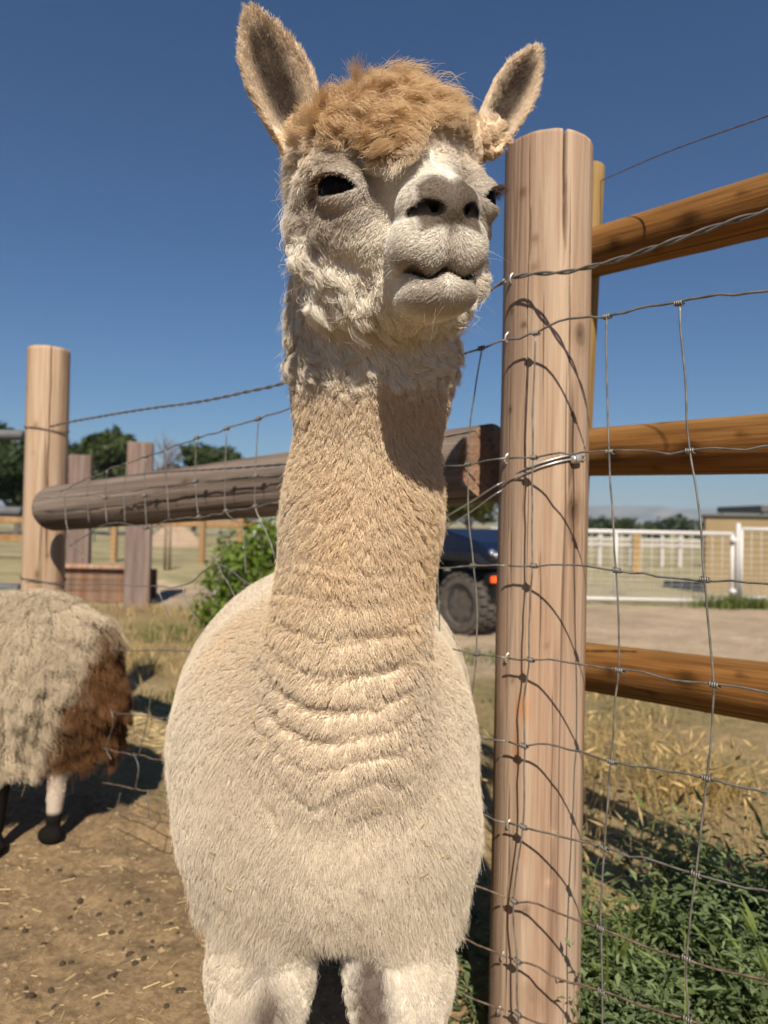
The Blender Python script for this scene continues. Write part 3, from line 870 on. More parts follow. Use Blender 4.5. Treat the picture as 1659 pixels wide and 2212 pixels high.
# ---- tan building with dark roof edge
bu = at(1521, 1290, 16.0); bz = at(1521, 1116, 16.0)[2]
bd = empty('building', (bu[0], 16.0, bu[2])); bd.matrix_basis = Matrix.Translation((bu[0], 16.0, bu[2] - 0.1)) @ Matrix.Rotation(rad(-23), 4, 'Z')
tag(bd, 'plain tan walled building behind the white gates', 'building')
bh = bz - bu[2] + 0.1
t = NT('tan_stucco', 0.9, 0.1)
nn = t.noise(t.coord('Object'), 1.2, 5); c = t.ramp(nn, [(0.3, (0.27, 0.20, 0.105)), (0.7, (0.33, 0.25, 0.14))])
t.color(c); t.bump(t.noise(t.coord('Object'), 60, 4), 0.3, 0.01)
MB().box((4.0, 1.2, bh / 2), (8.0, 2.4, bh), bev=0.02).build('wall', t.m, bd)
DARKROOF = plain('dark_roof_edge', (0.10, 0.10, 0.10), 0.6)
MB().box((4.0, 1.2, bh + 0.035), (8.12, 2.52, 0.06), bev=0.01).build('roof', DARKROOF, bd)
MB().box((-0.012, 0.4, bh / 2), (0.02, 0.12, bh - 0.01)).build('downpipe', DARKROOF, bd)
# ---- open shade roof beyond
s0 = at(1648, 1100, 24.0)
sr = empty('shade_shelter', (s0[0], 24, 0)); sr.matrix_basis = Matrix.Translation((s0[0], 24, -0.6))
tag(sr, 'dark flat shade roof on thin posts above the tan building', 'shelter')
hz_ = s0[2] + 0.6
MB().box((2.5, 1.5, hz_ + 0.02), (5.2, 3.2, 0.22), bev=0.02).build('roof', DARKROOF, sr)
for x in (0.0, 2.4, 4.9):
    for yy in (0.1, 2.9):
        MB().tube([(x, yy, 0), (x, yy, hz_ - 0.09)], 0.04, 10).build('leg', GALV, sr, smooth=True)
# ---- white board fence on the far pasture
vf = empty('white_board_fence', (4, 27, -0.6)); vf.matrix_basis = Matrix.Translation((4, 27, -0.6))
tag(vf, 'white board fence seen through the mesh of the white gate', 'fence')
VW = plain('white_vinyl', (0.46, 0.43, 0.41), 0.5, var=0.06)
zf = at(1380, 1162, 27)[2] + 0.6; zl = at(1380, 1176, 27)[2] + 0.6
xs_ = [at(u, 1165, 27)[0] - 4 for u in (1180, 1240, 1295, 1362, 1430, 1468, 1530, 1600)]
for x in xs_: MB().box((x, 0, zf / 2 + 0.05), (0.13, 0.13, zf + 0.1), bev=0.01).build('post', VW, vf)
for k in range(len(xs_) - 1):
    for z in (zf - 0.06, zl - 0.02):
        MB().box(((xs_[k] + xs_[k + 1]) / 2, -0.10, z), (xs_[k + 1] - xs_[k] - 0.004, 0.035, 0.10), bev=0.006).build('board', VW, vf)
q = at(1372, 1230, 14.5); zt = at(1372, 1148, 14.5)[2]
b = MB(); b.box((0, 0, (zt - q[2] + 0.1) / 2), (0.15, 0.15, zt - q[2] + 0.1), bev=0.01)
me = mesh_np('timber_post', b.V, b.F, False); set_col(me, np.full((len(b.V), 3), 1.25))
o = link('timber_post', me, None, W_YELLOW); o.location = (q[0], 14.5, q[2] - 0.1)
tag(o, 'single orange timber post seen through the white mesh gate', 'post')
def uv_sph(nu, nv):
    V = [(math.sin(math.pi * j / nv) * math.cos(2 * math.pi * i / nu), math.sin(math.pi * j / nv) * math.sin(2 * math.pi * i / nu), math.cos(math.pi * j / nv)) for j in range(nv + 1) for i in range(nu)]
    F = [[j * nu + i, (j + 1) * nu + i, (j + 1) * nu + (i + 1) % nu, j * nu + (i + 1) % nu] for j in range(nv) for i in range(nu)]
    return V, F

# ================================================================== parked utility buggy
BLUE = plain('dark_blue_paint', (0.004, 0.010, 0.032), 0.38, 0.0, 0.5, 0.05)
BLACK = plain('black_plastic', (0.012, 0.012, 0.013), 0.55)
RUBBER = plain('dusty_rubber', (0.085, 0.072, 0.062), 0.9, var=0.3, scale=18)
RIMM = plain('dark_alloy', (0.13, 0.135, 0.145), 0.3, 0.8)
t = NT('lamp_lens', 0.08, 0.8); t.b.inputs['Metallic'].default_value = 0.9; t.color((0.75, 0.78, 0.8)); LENS = t.m
t = NT('orange_reflector', 0.3, 0.5); t.color((0.85, 0.085, 0.008)); t.b.inputs['Emission Color'].default_value = (1.0, 0.12, 0.02, 1); t.b.inputs['Emission Strength'].default_value = 0.55; ORANGE = t.m
fw = at(1012, 1300, 7.0)
hd = math.atan2(-0.78, 0.62)                    # heading: to the right and a little towards us
WRAD = 0.305
zg = float(ground_z(fw[0], 7.0))
WB, TR = 1.95, 1.22
ux, uy = math.cos(hd), math.sin(hd)
# front right wheel sits at local (FXW, -TR/2)
FXW, RXW = 1.10, -0.95
ox = fw[0] - (ux * FXW + uy * TR / 2); oy = 7.0 - (uy * FXW - ux * TR / 2)
bg_ = empty('utility_buggy', (ox, oy, zg), hd); bg_.matrix_basis = Matrix.Translation((ox, oy, zg)) @ Matrix.Rotation(hd, 4, 'Z')
tag(bg_, 'dark blue off-road utility buggy with knobbly tyre parked behind the tall post', 'vehicle')
def prism(poly, y0, y1, bev=0.0):
    """poly in x,z extruded along y"""
    bm = bmesh.new()
    a = [bm.verts.new((x, y0, z)) for x, z in poly]
    f = bm.faces.new(a)
    r = bmesh.ops.extrude_face_region(bm, geom=[f])
    for v in r['geom']:
        if isinstance(v, bmesh.types.BMVert): v.co.y = y1
    bmesh.ops.recalc_face_normals(bm, faces=list(bm.faces))
    if bev: bmesh.ops.bevel(bm, geom=list(bm.edges), offset=bev, segments=2, affect='EDGES')
    me = bpy.data.meshes.new('p'); bm.to_mesh(me); bm.free()
    return me
HW = 0.66
link('hood', prism([(0.35, 0.62), (0.35, 1.02), (0.75, 1.03), (1.28, 0.90), (1.40, 0.78), (1.40, 0.66), (1.0, 0.64)], -HW, HW, 0.025), bg_, BLUE)
link('bumper', prism([(0.95, 0.30), (0.95, 0.62), (1.42, 0.62), (1.46, 0.50), (1.40, 0.32)], -HW + 0.03, HW - 0.03, 0.02), bg_, BLACK)
link('chassis', prism([(-1.35, 0.28), (-1.35, 0.50), (0.97, 0.50), (0.97, 0.28)], -0.55, 0.55, 0.02), bg_, BLACK)
for s in (-1, 1):
    link('fender', prism([(0.58, 0.45), (0.62, 0.72), (0.84, 0.80), (1.28, 0.80), (1.44, 0.70), (1.38, 0.66), (1.26, 0.72), (0.88, 0.72), (0.72, 0.62), (0.68, 0.45)], s * 0.58, s * 0.80, 0.012), bg_, BLACK)
    link('rear_fender', prism([(-1.42, 0.62), (-1.36, 0.80), (-0.60, 0.80), (-0.50, 0.66), (-0.56, 0.64), (-0.66, 0.72), (-1.28, 0.72), (-1.36, 0.60)], s * 0.58, s * 0.80, 0.012), bg_, BLACK)
    link('door', prism([(-0.45, 0.42), (-0.50, 0.86), (0.30, 0.90), (0.42, 0.55), (0.30, 0.42)], s * 0.62, s * 0.67, 0.012), bg_, BLUE)
    hl = link('headlight', prism([(1.22, 0.74), (1.20, 0.86), (1.36, 0.80), (1.43, 0.74)], s * 0.44, s * 0.655, 0.01), bg_, BLACK)
    for k, (yy, zz) in enumerate(((0.615, 0.81), (0.555, 0.785), (0.49, 0.78))):
        MB().lathe([(0.02, 0.0), (0.036, 0.012), (0.03, 0.03), (0.0, 0.04)], (1.385, s * yy, zz), (1, 0, 0.3), 14).build('bulb', LENS, hl, smooth=True)
    MB().box((1.45, s * 0.57, 0.565), (0.03, 0.20, 0.06), bev=0.012).build('marker_light', ORANGE, bg_)
link('cargo_bed', prism([(-1.40, 0.74), (-1.42, 1.06), (-0.55, 1.06), (-0.55, 0.74)], -0.62, 0.62, 0.02), bg_, BLUE)
for s in (-1, 1):
    MB().tube(smooth_path([(0.62, s * 0.58, 0.98), (0.30, s * 0.58, 1.45), (0.08, s * 0.56, 1.80), (-0.50, s * 0.56, 1.84), (-0.62, s * 0.58, 1.40), (-0.60, s * 0.58, 0.95)], 5), 0.028, 10).build('cage_tube', BLACK, bg_, smooth=True)
    link('seat', prism([(-0.45, 0.62), (-0.52, 1.22), (-0.42, 1.24), (-0.34, 0.78), (0.02, 0.76), (0.04, 0.64)], s * 0.10, s * 0.52, 0.03), bg_, BLACK)
for x, z in ((0.08, 1.80), (-0.50, 1.84)):
    MB().tube([(x, -0.56, z), (x, 0.56, z)], 0.028, 10).build('cage_tube', BLACK, bg_, smooth=True)
link('roof', prism([(-0.62, 1.86), (-0.60, 1.91), (0.10, 1.88), (0.20, 1.83)], -0.60, 0.60, 0.012), bg_, BLACK)
a = np.linspace(0, 2 * math.pi, 25)
MB().tube(np.stack([0.22 + 0.08 * np.cos(a), -0.31 + 0.17 * np.sin(a), 1.10 + 0.14 * np.cos(a)], 1), 0.014, 8).build('steering_wheel', BLACK, bg_, smooth=True)
def tyre_mesh():
    m = MB(); wd = 0.13
    m.lathe([(0.175, -wd * 0.8), (0.20, -wd), (0.262, -wd), (0.283, -wd * 0.75), (0.288, 0), (0.283, wd * 0.75), (0.262, wd), (0.20, wd), (0.175, wd * 0.8)], (0, 0, 0), (0, 1, 0), 40)
    for k in range(22):
        for row, (yy, w_) in enumerate(((-0.095, 0.07), (0.0, 0.075), (0.095, 0.07))):
            a = 2 * math.pi * (k + 0.5 * (row == 1)) / 22
            R = np.array([[math.cos(a), 0, math.sin(a)], [0, 1, 0], [-math.sin(a), 0, math.cos(a)]])
            m.box(R @ np.array([0, yy, 0.292]), (0.05, w_, 0.030), R=R)
    return mesh_np('tyre', m.V, m.F, False)
def rim_mesh():
    m = MB()
    m.lathe([(0.178, -0.10), (0.182, -0.115), (0.165, -0.115), (0.158, -0.06), (0.158, 0.10)], (0, 0, 0), (0, 1, 0), 32)
    m.lathe([(0.05, -0.098), (0.048, -0.07), (0.05, 0.02)], (0, 0, 0), (0, 1, 0), 16)
    for k in range(7):
        a = 2 * math.pi * k / 7
        R = np.array([[math.cos(a), 0, math.sin(a)], [0, 1, 0], [-math.sin(a), 0, math.cos(a)]])
        m.box(R @ np.array([0, -0.085, 0.105]), (0.036, 0.022, 0.125), R=R)
        m.box(R @ np.array([0.0, -0.10, 0.140]), (0.05, 0.014, 0.03), R=R)
    return mesh_np('rim', m.V, m.F, False)
TY, RM = tyre_mesh(), rim_mesh(); TY.materials.append(RUBBER); RM.materials.append(RIMM)
for wx in (FXW, RXW):
    for sy in (-1, 1):
        w_ = empty('wheel', (wx, sy * TR / 2, WRAD)); w_.parent = bg_
        if sy > 0: w_.rotation_euler = (0, 0, math.pi)
        link('tyre', TY, w_); link('rim', RM, w_)

# ================================================================== trees, bush
def leaf_cloud(n, blobs, size, seed, aspect=1.7, zbias=0.2):
    """n leaf quads over ellipsoid blobs [(cx,cy,cz,rx,ry,rz)], bent along the middle"""
    r = np.random.default_rng(seed)
    B = np.array(blobs); w = (B[:, 3] * B[:, 4] * B[:, 5]) ** (2 / 3); k = r.choice(len(B), n, p=w / w.sum())
    d = nrm(r.normal(size=(n, 3))); rad_ = r.random(n) ** 0.45
    C = B[k, :3] + d * B[k, 3:6] * rad_[:, None]
    nn = nrm(d * 0.6 + r.normal(size=(n, 3)) * 0.6 + np.array([0, 0, zbias]))
    u = nrm(np.cross(nn, r.normal(size=(n, 3)))); v = np.cross(nn, u)
    s = size * r.uniform(0.55, 1.3, n)[:, None]
    tip = C + u * s * aspect; bs = C - u * s * aspect * 0.6
    V = np.stack([bs, C + v * s * 0.55 + nn * s * 0.15, tip - nn * s * 0.2, C - v * s * 0.55 + nn * s * 0.15], 1).reshape(-1, 3)
    F = np.arange(4 * n).reshape(n, 4)
    tone = r.uniform(0.65, 1.35, n)
    return V, F, np.repeat(tone, 4)
def leaf_mat(name, col, trans=0.35):
    t = NT(name, 0.5, 0.35)
    c = t.mix(1.0, t.attr('col'), col, 'MULTIPLY')
    t.color(c)
    tr = t.new('ShaderNodeBsdfTranslucent'); t.l(t.mix(1.0, c, (1.5, 1.6, 0.6), 'MULTIPLY'), tr.inputs['Color'])
    mx = t.new('ShaderNodeMixShader'); mx.inputs[0].default_value = trans
    t.l(t.b.outputs[0], mx.inputs[1]); t.l(tr.outputs[0], mx.inputs[2]); t.l(mx.outputs[0], t.out.inputs['Surface'])
    return t.m
BARK = plain('grey_bark', (0.13, 0.10, 0.085), 0.95)
def tree(name, base, h, crown_r, seed, mat, label, n=2600, leaf=0.13, trunk_r=0.14, group=None):
    r = np.random.default_rng(seed)
    o = empty(name, base); o.matrix_basis = Matrix.Translation(Vector(base))
    tag(o, label, 'tree', group)
    m = MB()
    m.tube(smooth_path([(0, 0, -0.1), (0.08, 0.02, h * 0.3), (-0.05, 0.05, h * 0.62), (0.02, 0, h * 0.85)], 4), np.linspace(trunk_r, trunk_r * 0.25, 13), 8)
    blobs = []
    for k in range(11):
        a = r.uniform(0, 6.28); q = r.uniform(0.1, 0.72) * crown_r; z = h * r.uniform(0.42, 0.86)
        rr = crown_r * r.uniform(0.34, 0.56)
        blobs.append((q * math.cos(a), q * math.sin(a), z, rr, rr, rr * 0.8))
        m.tube(smooth_path([(0, 0, z * 0.55), (q * 0.5 * math.cos(a), q * 0.5 * math.sin(a), z * 0.82), (q * math.cos(a), q * math.sin(a), z)], 3), np.linspace(trunk_r * 0.4, trunk_r * 0.1, 7), 5)
    blobs.append((0, 0, h * 0.86, crown_r * 0.42, crown_r * 0.42, h * 0.15))
    m.build('trunk', BARK, o, smooth=True)
    V, F, T = leaf_cloud(n, blobs, leaf, seed)
    me = mesh_np('crown', V, F, False); set_col(me, np.repeat(T[:, None], 3, 1)); link('crown', me, o, mat)
    return o
LV_DARK = leaf_mat('dark_green_leaves', (0.035, 0.055, 0.018)); LV_MID = leaf_mat('olive_green_leaves', (0.055, 0.075, 0.024)); LV_BUSH = leaf_mat('fresh_green_leaves', (0.13, 0.19, 0.028), 0.4)
LV_YEL = leaf_mat('yellow_green_leaves', (0.16, 0.16, 0.05))
def tree_at(u, vtop, y, cr, seed, mat, label, **k):
    p = at(u, 1130, y); h = at(u, vtop, y)[2]
    return tree('leafy_tree', (p[0], y, 0), h, cr, seed, mat, label, **k)
tree_at(-30, 905, 30, 2.3, 1, LV_DARK, 'dense dark tree rising left of the pale round post', n=7000, leaf=0.17)
tree_at(35, 965, 27, 1.7, 2, LV_DARK, 'lower dark tree half hidden by the pale round post', n=4500, leaf=0.16)
tree_at(150, 955, 33, 1.6, 3, LV_MID, 'small olive tree showing just above the dark square post', n=3600, leaf=0.17)
tree_at(240, 928, 32, 1.6, 4, LV_MID, 'rounded olive green tree between the two square posts', n=4600, leaf=0.17)
tree_at(418, 958, 36, 2.1, 6, LV_MID, 'olive tree at the grey log rail, beside the bare tree', n=4600, leaf=0.18)
tree_at(300, 990, 38, 1.5, 7, LV_DARK, 'dark tree behind the greyish square post', n=2400)
tree_at(520, 1040, 40, 2.2, 8, LV_DARK, 'low dark tree behind the green bush', n=2400)
tree_at(1010, 1035, 30, 1.6, 9, LV_YEL, 'yellow green tree glimpsed above the blue buggy', n=2400)
tree_at(900, 1030, 33, 1.8, 10, LV_MID, 'olive tree hidden behind the alpaca neck', n=1500)
# bare tree: only twigs
p = at(352, 1130, 34); h = at(352, 905, 34)[2]
o = empty('bare_tree', (p[0], 34, 0)); o.matrix_basis = Matrix.Translation((p[0], 34, 0)); tag(o, 'leafless purplish tree of fine twigs beside the greyish square post', 'tree')
r_ = np.random.default_rng(5); m = MB(); tw = MB()
m.tube([(0, 0, -0.1), (0.03, 0, h * 0.45), (0.0, 0.03, h * 0.8)], [0.10, 0.06, 0.03], 7)
for k in range(46):
    z0 = r_.uniform(0.25, 0.75) * h; a = r_.uniform(0, 6.28); l = r_.uniform(0.5, 1.25) * (1 - 0.35 * z0 / h)
    e = np.array([math.cos(a) * l * 0.8, math.sin(a) * l * 0.8, z0 + l * 0.9]); e[2] = min(e[2], h)
    m.tube(smooth_path([(0, 0, z0), e * [0.5, 0.5, 0] + [0, 0, z0 + l * 0.35], e], 3), np.linspace(0.028, 0.01, 7), 5)
    for q in range(12):
        f = r_.uniform(0.3, 1.0); b0 = np.array([0, 0, z0]) * (1 - f) + e * f
        d_ = nrm(r_.normal(size=3) + np.array([math.cos(a) * 0.6, math.sin(a) * 0.6, 0.9]))
        tw.tube([b0, b0 + d_ * r_.uniform(0.15, 0.45)], [0.008, 0.003], 3, cap=False)
m.build('trunk', plain('purplish_bark', (0.17, 0.125, 0.125), 0.9), o, smooth=True); tw.build('crown', plain('purplish_twigs', (0.20, 0.15, 0.15), 0.9), o)
# hedge-like trees far right
for k, (u, w_) in enumerate(((1120, 2.6), (1190, 2.2), (1255, 2.4), (1305, 2.0), (1352, 2.3), (1408, 2.0), (1465, 2.4), (1545, 3.0))):
    p = at(u, 1125, 75); hh_ = 1.55 + 0.4 * math.sin(k * 2.3)
    o = tree('leafy_tree', (p[0], 75, -0.65), hh_ + 0.4, w_, 60 + k, LV_MID if k % 3 else LV_DARK, 'low tree in the distant row behind the white gate', n=700, leaf=0.22, group='distant tree row')
# green bush behind the fence
bp = at(560, 1330, 5.9)
bs = empty('leafy_bush', (bp[0], 5.9, 0)); bs.matrix_basis = Matrix.Translation((bp[0], 5.9, 0)); tag(bs, 'bright green leafy bush behind the alpaca shoulder', 'bush')
zt = at(560, 1108, 5.9)[2]
blobs = [(0, 0, zt * 0.55, 0.46, 0.4, zt * 0.42), (-0.28, 0, zt * 0.3, 0.26, 0.3, zt * 0.3), (0.35, 0.1, zt * 0.62, 0.4, 0.35, zt * 0.36), (0.1, 0, zt * 0.8, 0.26, 0.25, zt * 0.22), (-0.13, -0.1, zt * 0.6, 0.24, 0.22, zt * 0.2), (-0.42, 0, zt * 0.12, 0.16, 0.2, zt * 0.14), (0.7, 0.1, zt * 0.4, 0.35, 0.35, zt * 0.38)]
V, F, T = leaf_cloud(5200, blobs, 0.026, 12, 1.5, 0.5)
me = mesh_np('foliage', V, F, False); set_col(me, np.repeat(T[:, None], 3, 1)); link('foliage', me, bs, LV_BUSH)
m = MB()
for b in blobs: m.tube(smooth_path([(b[0] * 0.3, 0, 0), (b[0] * 0.6, b[1], b[2] * 0.6), (b[0], b[1], b[2])], 3), np.linspace(0.016, 0.005, 7), 5)
m.build('stem', BARK, bs, smooth=True)
# ================================================================== implicit bodies and fur
def s_min(a, b, k):
    h = np.clip(0.5 + 0.5 * (b - a) / k, 0, 1)
    return b * (1 - h) + a * h - k * h * (1 - h)
def s_max(a, b, k):
    return -s_min(-a, -b, k)
def ell(P, c, r, R=None):
    q = P - np.asarray(c, float)
    if R is not None: q = q @ R
    r = np.asarray(r, float)
    k0 = np.linalg.norm(q / r, axis=-1)
    k1 = np.linalg.norm(q / (r * r), axis=-1)
    return k0 * (k0 - 1.0) / (k1 + 1e-9)
def rcone(P, a, b, ra, rb):
    a = np.asarray(a, float); b = np.asarray(b, float)
    ab = b - a
    h = np.clip(((P - a) @ ab) / (ab @ ab), 0, 1)
    return np.linalg.norm(P - a - h[..., None] * ab, axis=-1) - (ra + (rb - ra) * h)
def axis_grid(segs):
    """segs: list of (start, end, step)"""
    out = []
    for a, b, s in segs:
        n = max(1, int(round((b - a) / s)))
        out.append(np.linspace(a, b, n, endpoint=False))
    out.append(np.array([segs[-1][1]]))
    return np.concatenate(out)
def surface_nets(f, gx, gy, gz):
    """f(P)->sdf on a rectilinear grid; returns verts, quads"""
    nx, ny, nz = len(gx), len(gy), len(gz)
    D = np.empty((nx, ny, nz), np.float32)
    YY, ZZ = np.meshgrid(gy, gz, indexing='ij')
    for i0 in range(0, nx, 8):
        i1 = min(nx, i0 + 8)
        X = np.broadcast_to(gx[i0:i1, None, None], (i1 - i0, ny, nz))
        P = np.stack([X, np.broadcast_to(YY, X.shape), np.broadcast_to(ZZ, X.shape)], -1).reshape(-1, 3)
        D[i0:i1] = f(P).reshape(X.shape)
    S = D < 0
    c = [(dx, dy, dz) for dx in (0, 1) for dy in (0, 1) for dz in (0, 1)]
    cnt = sum(S[dx:nx - 1 + dx, dy:ny - 1 + dy, dz:nz - 1 + dz].astype(np.int8) for dx, dy, dz in c)
    act = np.argwhere((cnt > 0) & (cnt < 8))
    idx = -np.ones((nx - 1, ny - 1, nz - 1), np.int64)
    idx[act[:, 0], act[:, 1], act[:, 2]] = np.arange(len(act))
    acc = np.zeros((len(act), 3)); num = np.zeros(len(act))
    G = (gx, gy, gz)
    def pos(o):
        return np.stack([gx[act[:, 0] + o[0]], gy[act[:, 1] + o[1]], gz[act[:, 2] + o[2]]], 1)
    def val(o):
        return D[act[:, 0] + o[0], act[:, 1] + o[1], act[:, 2] + o[2]].astype(float)
    for a in c:
        for ax in range(3):
            if a[ax] == 0:
                b = list(a); b[ax] = 1; b = tuple(b)
                va, vb = val(a), val(b)
                m = (va < 0) != (vb < 0)
                t = np.where(m, va / (va - vb + 1e-20), 0)
                acc += m[:, None] * (pos(a) + t[:, None] * (pos(b) - pos(a)))
                num += m
    V = acc / num[:, None]
    quads = []
    for ax in range(3):
        u, w = (ax + 1) % 3, (ax + 2) % 3
        sl0 = [slice(None)] * 3; sl1 = [slice(None)] * 3
        sl0[ax] = slice(0, -1); sl1[ax] = slice(1, None)
        A, B = S[tuple(sl0)], S[tuple(sl1)]
        e = np.argwhere(A != B)
        m = (e[:, u] > 0) & (e[:, w] > 0) & (e[:, u] < S.shape[u] - 1) & (e[:, w] < S.shape[w] - 1)
        e = e[m]
        fl = A[e[:, 0], e[:, 1], e[:, 2]]
        def cell(du, dw):
            q = e.copy(); q[:, u] -= du; q[:, w] -= dw
            return idx[q[:, 0], q[:, 1], q[:, 2]]
        q = np.stack([cell(1, 1), cell(0, 1), cell(0, 0), cell(1, 0)], 1)
        q[~fl] = q[~fl][:, ::-1]
        quads.append(q)
    Q = np.concatenate(quads)
    Q = Q[(Q >= 0).all(1)]
    return V, Q
def sdf_normals(f, P, h=0.002):
    N = np.zeros_like(P)
    for ax in range(3):
        d = np.zeros(3); d[ax] = h
        N[:, ax] = f(P + d) - f(P - d)
    return nrm(N)
def sample_surface(V, Q, n, weight):
    T = np.concatenate([Q[:, [0, 1, 2]], Q[:, [0, 2, 3]]])
    a, b, c = V[T[:, 0]], V[T[:, 1]], V[T[:, 2]]
    ar = np.linalg.norm(np.cross(b - a, c - a), axis=1) * weight((a + b + c) / 3)
    p = ar / ar.sum()
    t = np.searchsorted(np.cumsum(p), RNG.random(n) * 0.999999)
    r1 = np.sqrt(RNG.random(n)); r2 = RNG.random(n)
    return a[t] * (1 - r1)[:, None] + b[t] * (r1 * (1 - r2))[:, None] + c[t] * (r1 * r2)[:, None]
def fur_points(P, N, flow, L, lift, droop, npts):
    """hair polylines (n, npts, 3): leave along the lifted flow direction, bend over towards flow and down"""
    s = np.linspace(0, 1, npts)[None, :, None]
    d0 = nrm(N * lift[:, None] + flow * (1 - lift)[:, None])
    d1 = nrm(d0 * 0.45 + flow * 0.55)
    X = P[:, None, :] + L[:, None, None] * (d0[:, None, :] * (s - 0.5 * s * s) + d1[:, None, :] * (0.5 * s * s))
    X[..., 2] -= (L * droop)[:, None] * (s[..., 0] ** 2)
    return X
def nearest(guides, P):
    kd = kdtree.KDTree(len(guides))
    for i, g in enumerate(guides.tolist()): kd.insert(g, i)
    kd.balance()
    f = kd.find
    return np.fromiter((f(p)[1] for p in P.tolist()), np.int64, len(P))
def make_fur(name, parent, mat, P, N, flow, L, lift, droop, curl, clump, cl_space, color, r0, npts=6, jit=0.25, curl_n=1.5, gw=None, fly=0.02, frizz=0.05):
    n = len(P)
    T = nrm(flow - N * (flow * N).sum(1)[:, None])
    J = RNG.normal(size=(n, 3)) * jit
    T = nrm(T + J - N * (J * N).sum(1)[:, None] * 0.6)
    L = L * RNG.uniform(0.65, 1.15, n)
    stray = RNG.random(n) < fly
    L = np.where(stray, L * 1.25, L); clump = np.where(stray, clump * 0.15, clump)
    X = fur_points(P, N, T, L, lift, droop, npts)
    s = np.linspace(0, 1, npts)
    # clumps: hairs lean towards the tip of the nearest guide
    ng = max(8, int(n * cl_space))
    if gw is None: gi = RNG.permutation(n)[:ng]
    else: gi = np.argsort(RNG.random(n) ** (1.0 / np.maximum(gw, 1e-3)))[-ng:]
    own = nearest(P[gi], P)
    G = X[gi][own]
    ph = RNG.uniform(0, 6.28, ng)[own]
    w = (clump[:, None] * (s[None, :] ** 1.3))[..., None]
    X = X * (1 - w) + (G + (P - P[gi][own])[:, None, :] * 0.18) * w
    # curl shared by a clump, with a little of each hair's own
    B = nrm(np.cross(T, N))[gi][own]
    ph2 = ph + RNG.normal(size=n) * 0.5
    arg = s[None, :] * curl_n * 6.28 + ph2[:, None]
    amp = (curl * L)[:, None] * s[None, :]
    X = X + (np.cos(arg) * amp)[..., None] * B[:, None, :] + (np.sin(arg) * amp * 0.7)[..., None] * N[:, None, :]
    fz = np.cumsum(RNG.normal(size=(n, npts, 3)), 1); fz -= fz[:, :1]
    X = X + fz * (frizz * L / npts)[:, None, None]
    hc = bpy.data.hair_curves.new(name)
    hc.add_curves([npts] * n)
    hc.attributes['position'].data.foreach_set('vector', X.astype(np.float32).ravel())
    R = (r0[:, None] * (1 - 0.75 * s[None, :] ** 1.5)).astype(np.float32)
    ra = hc.attributes.get('radius') or hc.attributes.new('radius', 'FLOAT', 'POINT')
    ra.data.foreach_set('value', R.ravel())
    ca = hc.attributes.new('col', 'FLOAT_COLOR', 'CURVE')
    cc = np.clip(color * (1 + RNG.normal(size=(n, 1)) * 0.07), 0, 1).astype(np.float32)
    ca.data.foreach_set('color', np.concatenate([cc, np.ones((n, 1), np.float32)], 1).ravel())
    hc.materials.append(mat)
    o = bpy.data.objects.new(name, hc)
    COL.objects.link(o)
    o.parent = parent
    return o
def fur_material(name, trans=0.09):
    t = NT(name, 0.75, 0.15)
    c = t.attr('col')
    t.color(c)
    tr = t.new('ShaderNodeBsdfTranslucent')
    t.l(c, tr.inputs['Color'])
    mx = t.new('ShaderNodeMixShader')
    mx.inputs[0].default_value = trans
    t.l(t.b.outputs[0], mx.inputs[1]); t.l(tr.outputs[0], mx.inputs[2])
    t.l(mx.outputs[0], t.out.inputs['Surface'])
    return t.m
def skin_material(name):
    t = NT(name, 0.85, 0.1)
    t.color(t.attr('col'))
    return t.m
FUR = fur_material('wool')
SKIN = skin_material('skin_and_undercoat')
# ================================================================== the alpaca in front of the camera
HC = np.array([0.0145, 0.735, 1.2375])            # midpoint between the eyes
TH = rad(22)
HRL = rad(7)                                     # head tips over to its right
HR = np.array([math.cos(TH), math.sin(TH), 0])    # towards its left side (picture right)
HF = np.array([math.sin(TH), -math.cos(TH), 0])   # the way the muzzle points
HU = np.array([0, 0, 1.0])
HR, HU = HR * math.cos(HRL) + HU * math.sin(HRL), HU * math.cos(HRL) - HR * math.sin(HRL)
HM = np.stack([HR, HF, HU], 1)
def h2w(p): return HC + HM @ np.asarray(p, float)
def w2h(P): return (P - HC) @ HM
def sym(P): # mirror in the head's own frame
    q = P.copy(); q[..., 0] = np.abs(q[..., 0]); return q

class Ear:
    def __init__(s, base, tip, opening, wmax, cup):
        s.b = np.asarray(base, float); s.a = np.asarray(tip, float) - s.b
        s.L = np.linalg.norm(s.a); s.a = s.a / s.L
        n = np.asarray(opening, float); n = n - s.a * (n @ s.a); s.n = n / np.linalg.norm(n)
        s.w = np.cross(s.a, s.n); s.W = wmax; s.cup = cup
    def loc(s, P):
        q = P - s.b
        t = (q @ s.a) / s.L; x = q @ s.w; h = q @ s.n
        W = s.W * np.interp(t, [-0.2, 0, 0.15, 0.4, 0.6, 0.8, 0.93, 1.0], [0.66, 0.74, 0.86, 1.0, 0.93, 0.60, 0.28, 0.05])
        return t, x, h, W
    def sdf(s, P):
        t, x, h, W = s.loc(P)
        k = np.clip(np.abs(x) / W, 0, 1.3)
        h0 = -s.cup * W * (1 - k * k) + s.cup * W * 0.3
        d = np.abs(h - h0) * 0.75 - (0.0035 + 0.003 * (1 - np.clip(t, 0, 1)))
        d = s_max(d, np.abs(x) - W, 0.006)
        d = s_max(d, (t - 1.0) * s.L, 0.006)
        return np.maximum(d, (-0.12 - t) * s.L)
EARS = [Ear(at(652, 300, 0.835), at(536, 8, 0.83), (0.22, -1, 0.1), 0.041, 0.75),
        Ear(at(1058, 292, 0.855), at(1166, 96, 0.90), (0.36, -1, 0.0), 0.028, 0.9)]
EYE_C = np.array([0.0735, 0.015, -0.011]); EYE_R = 0.0215

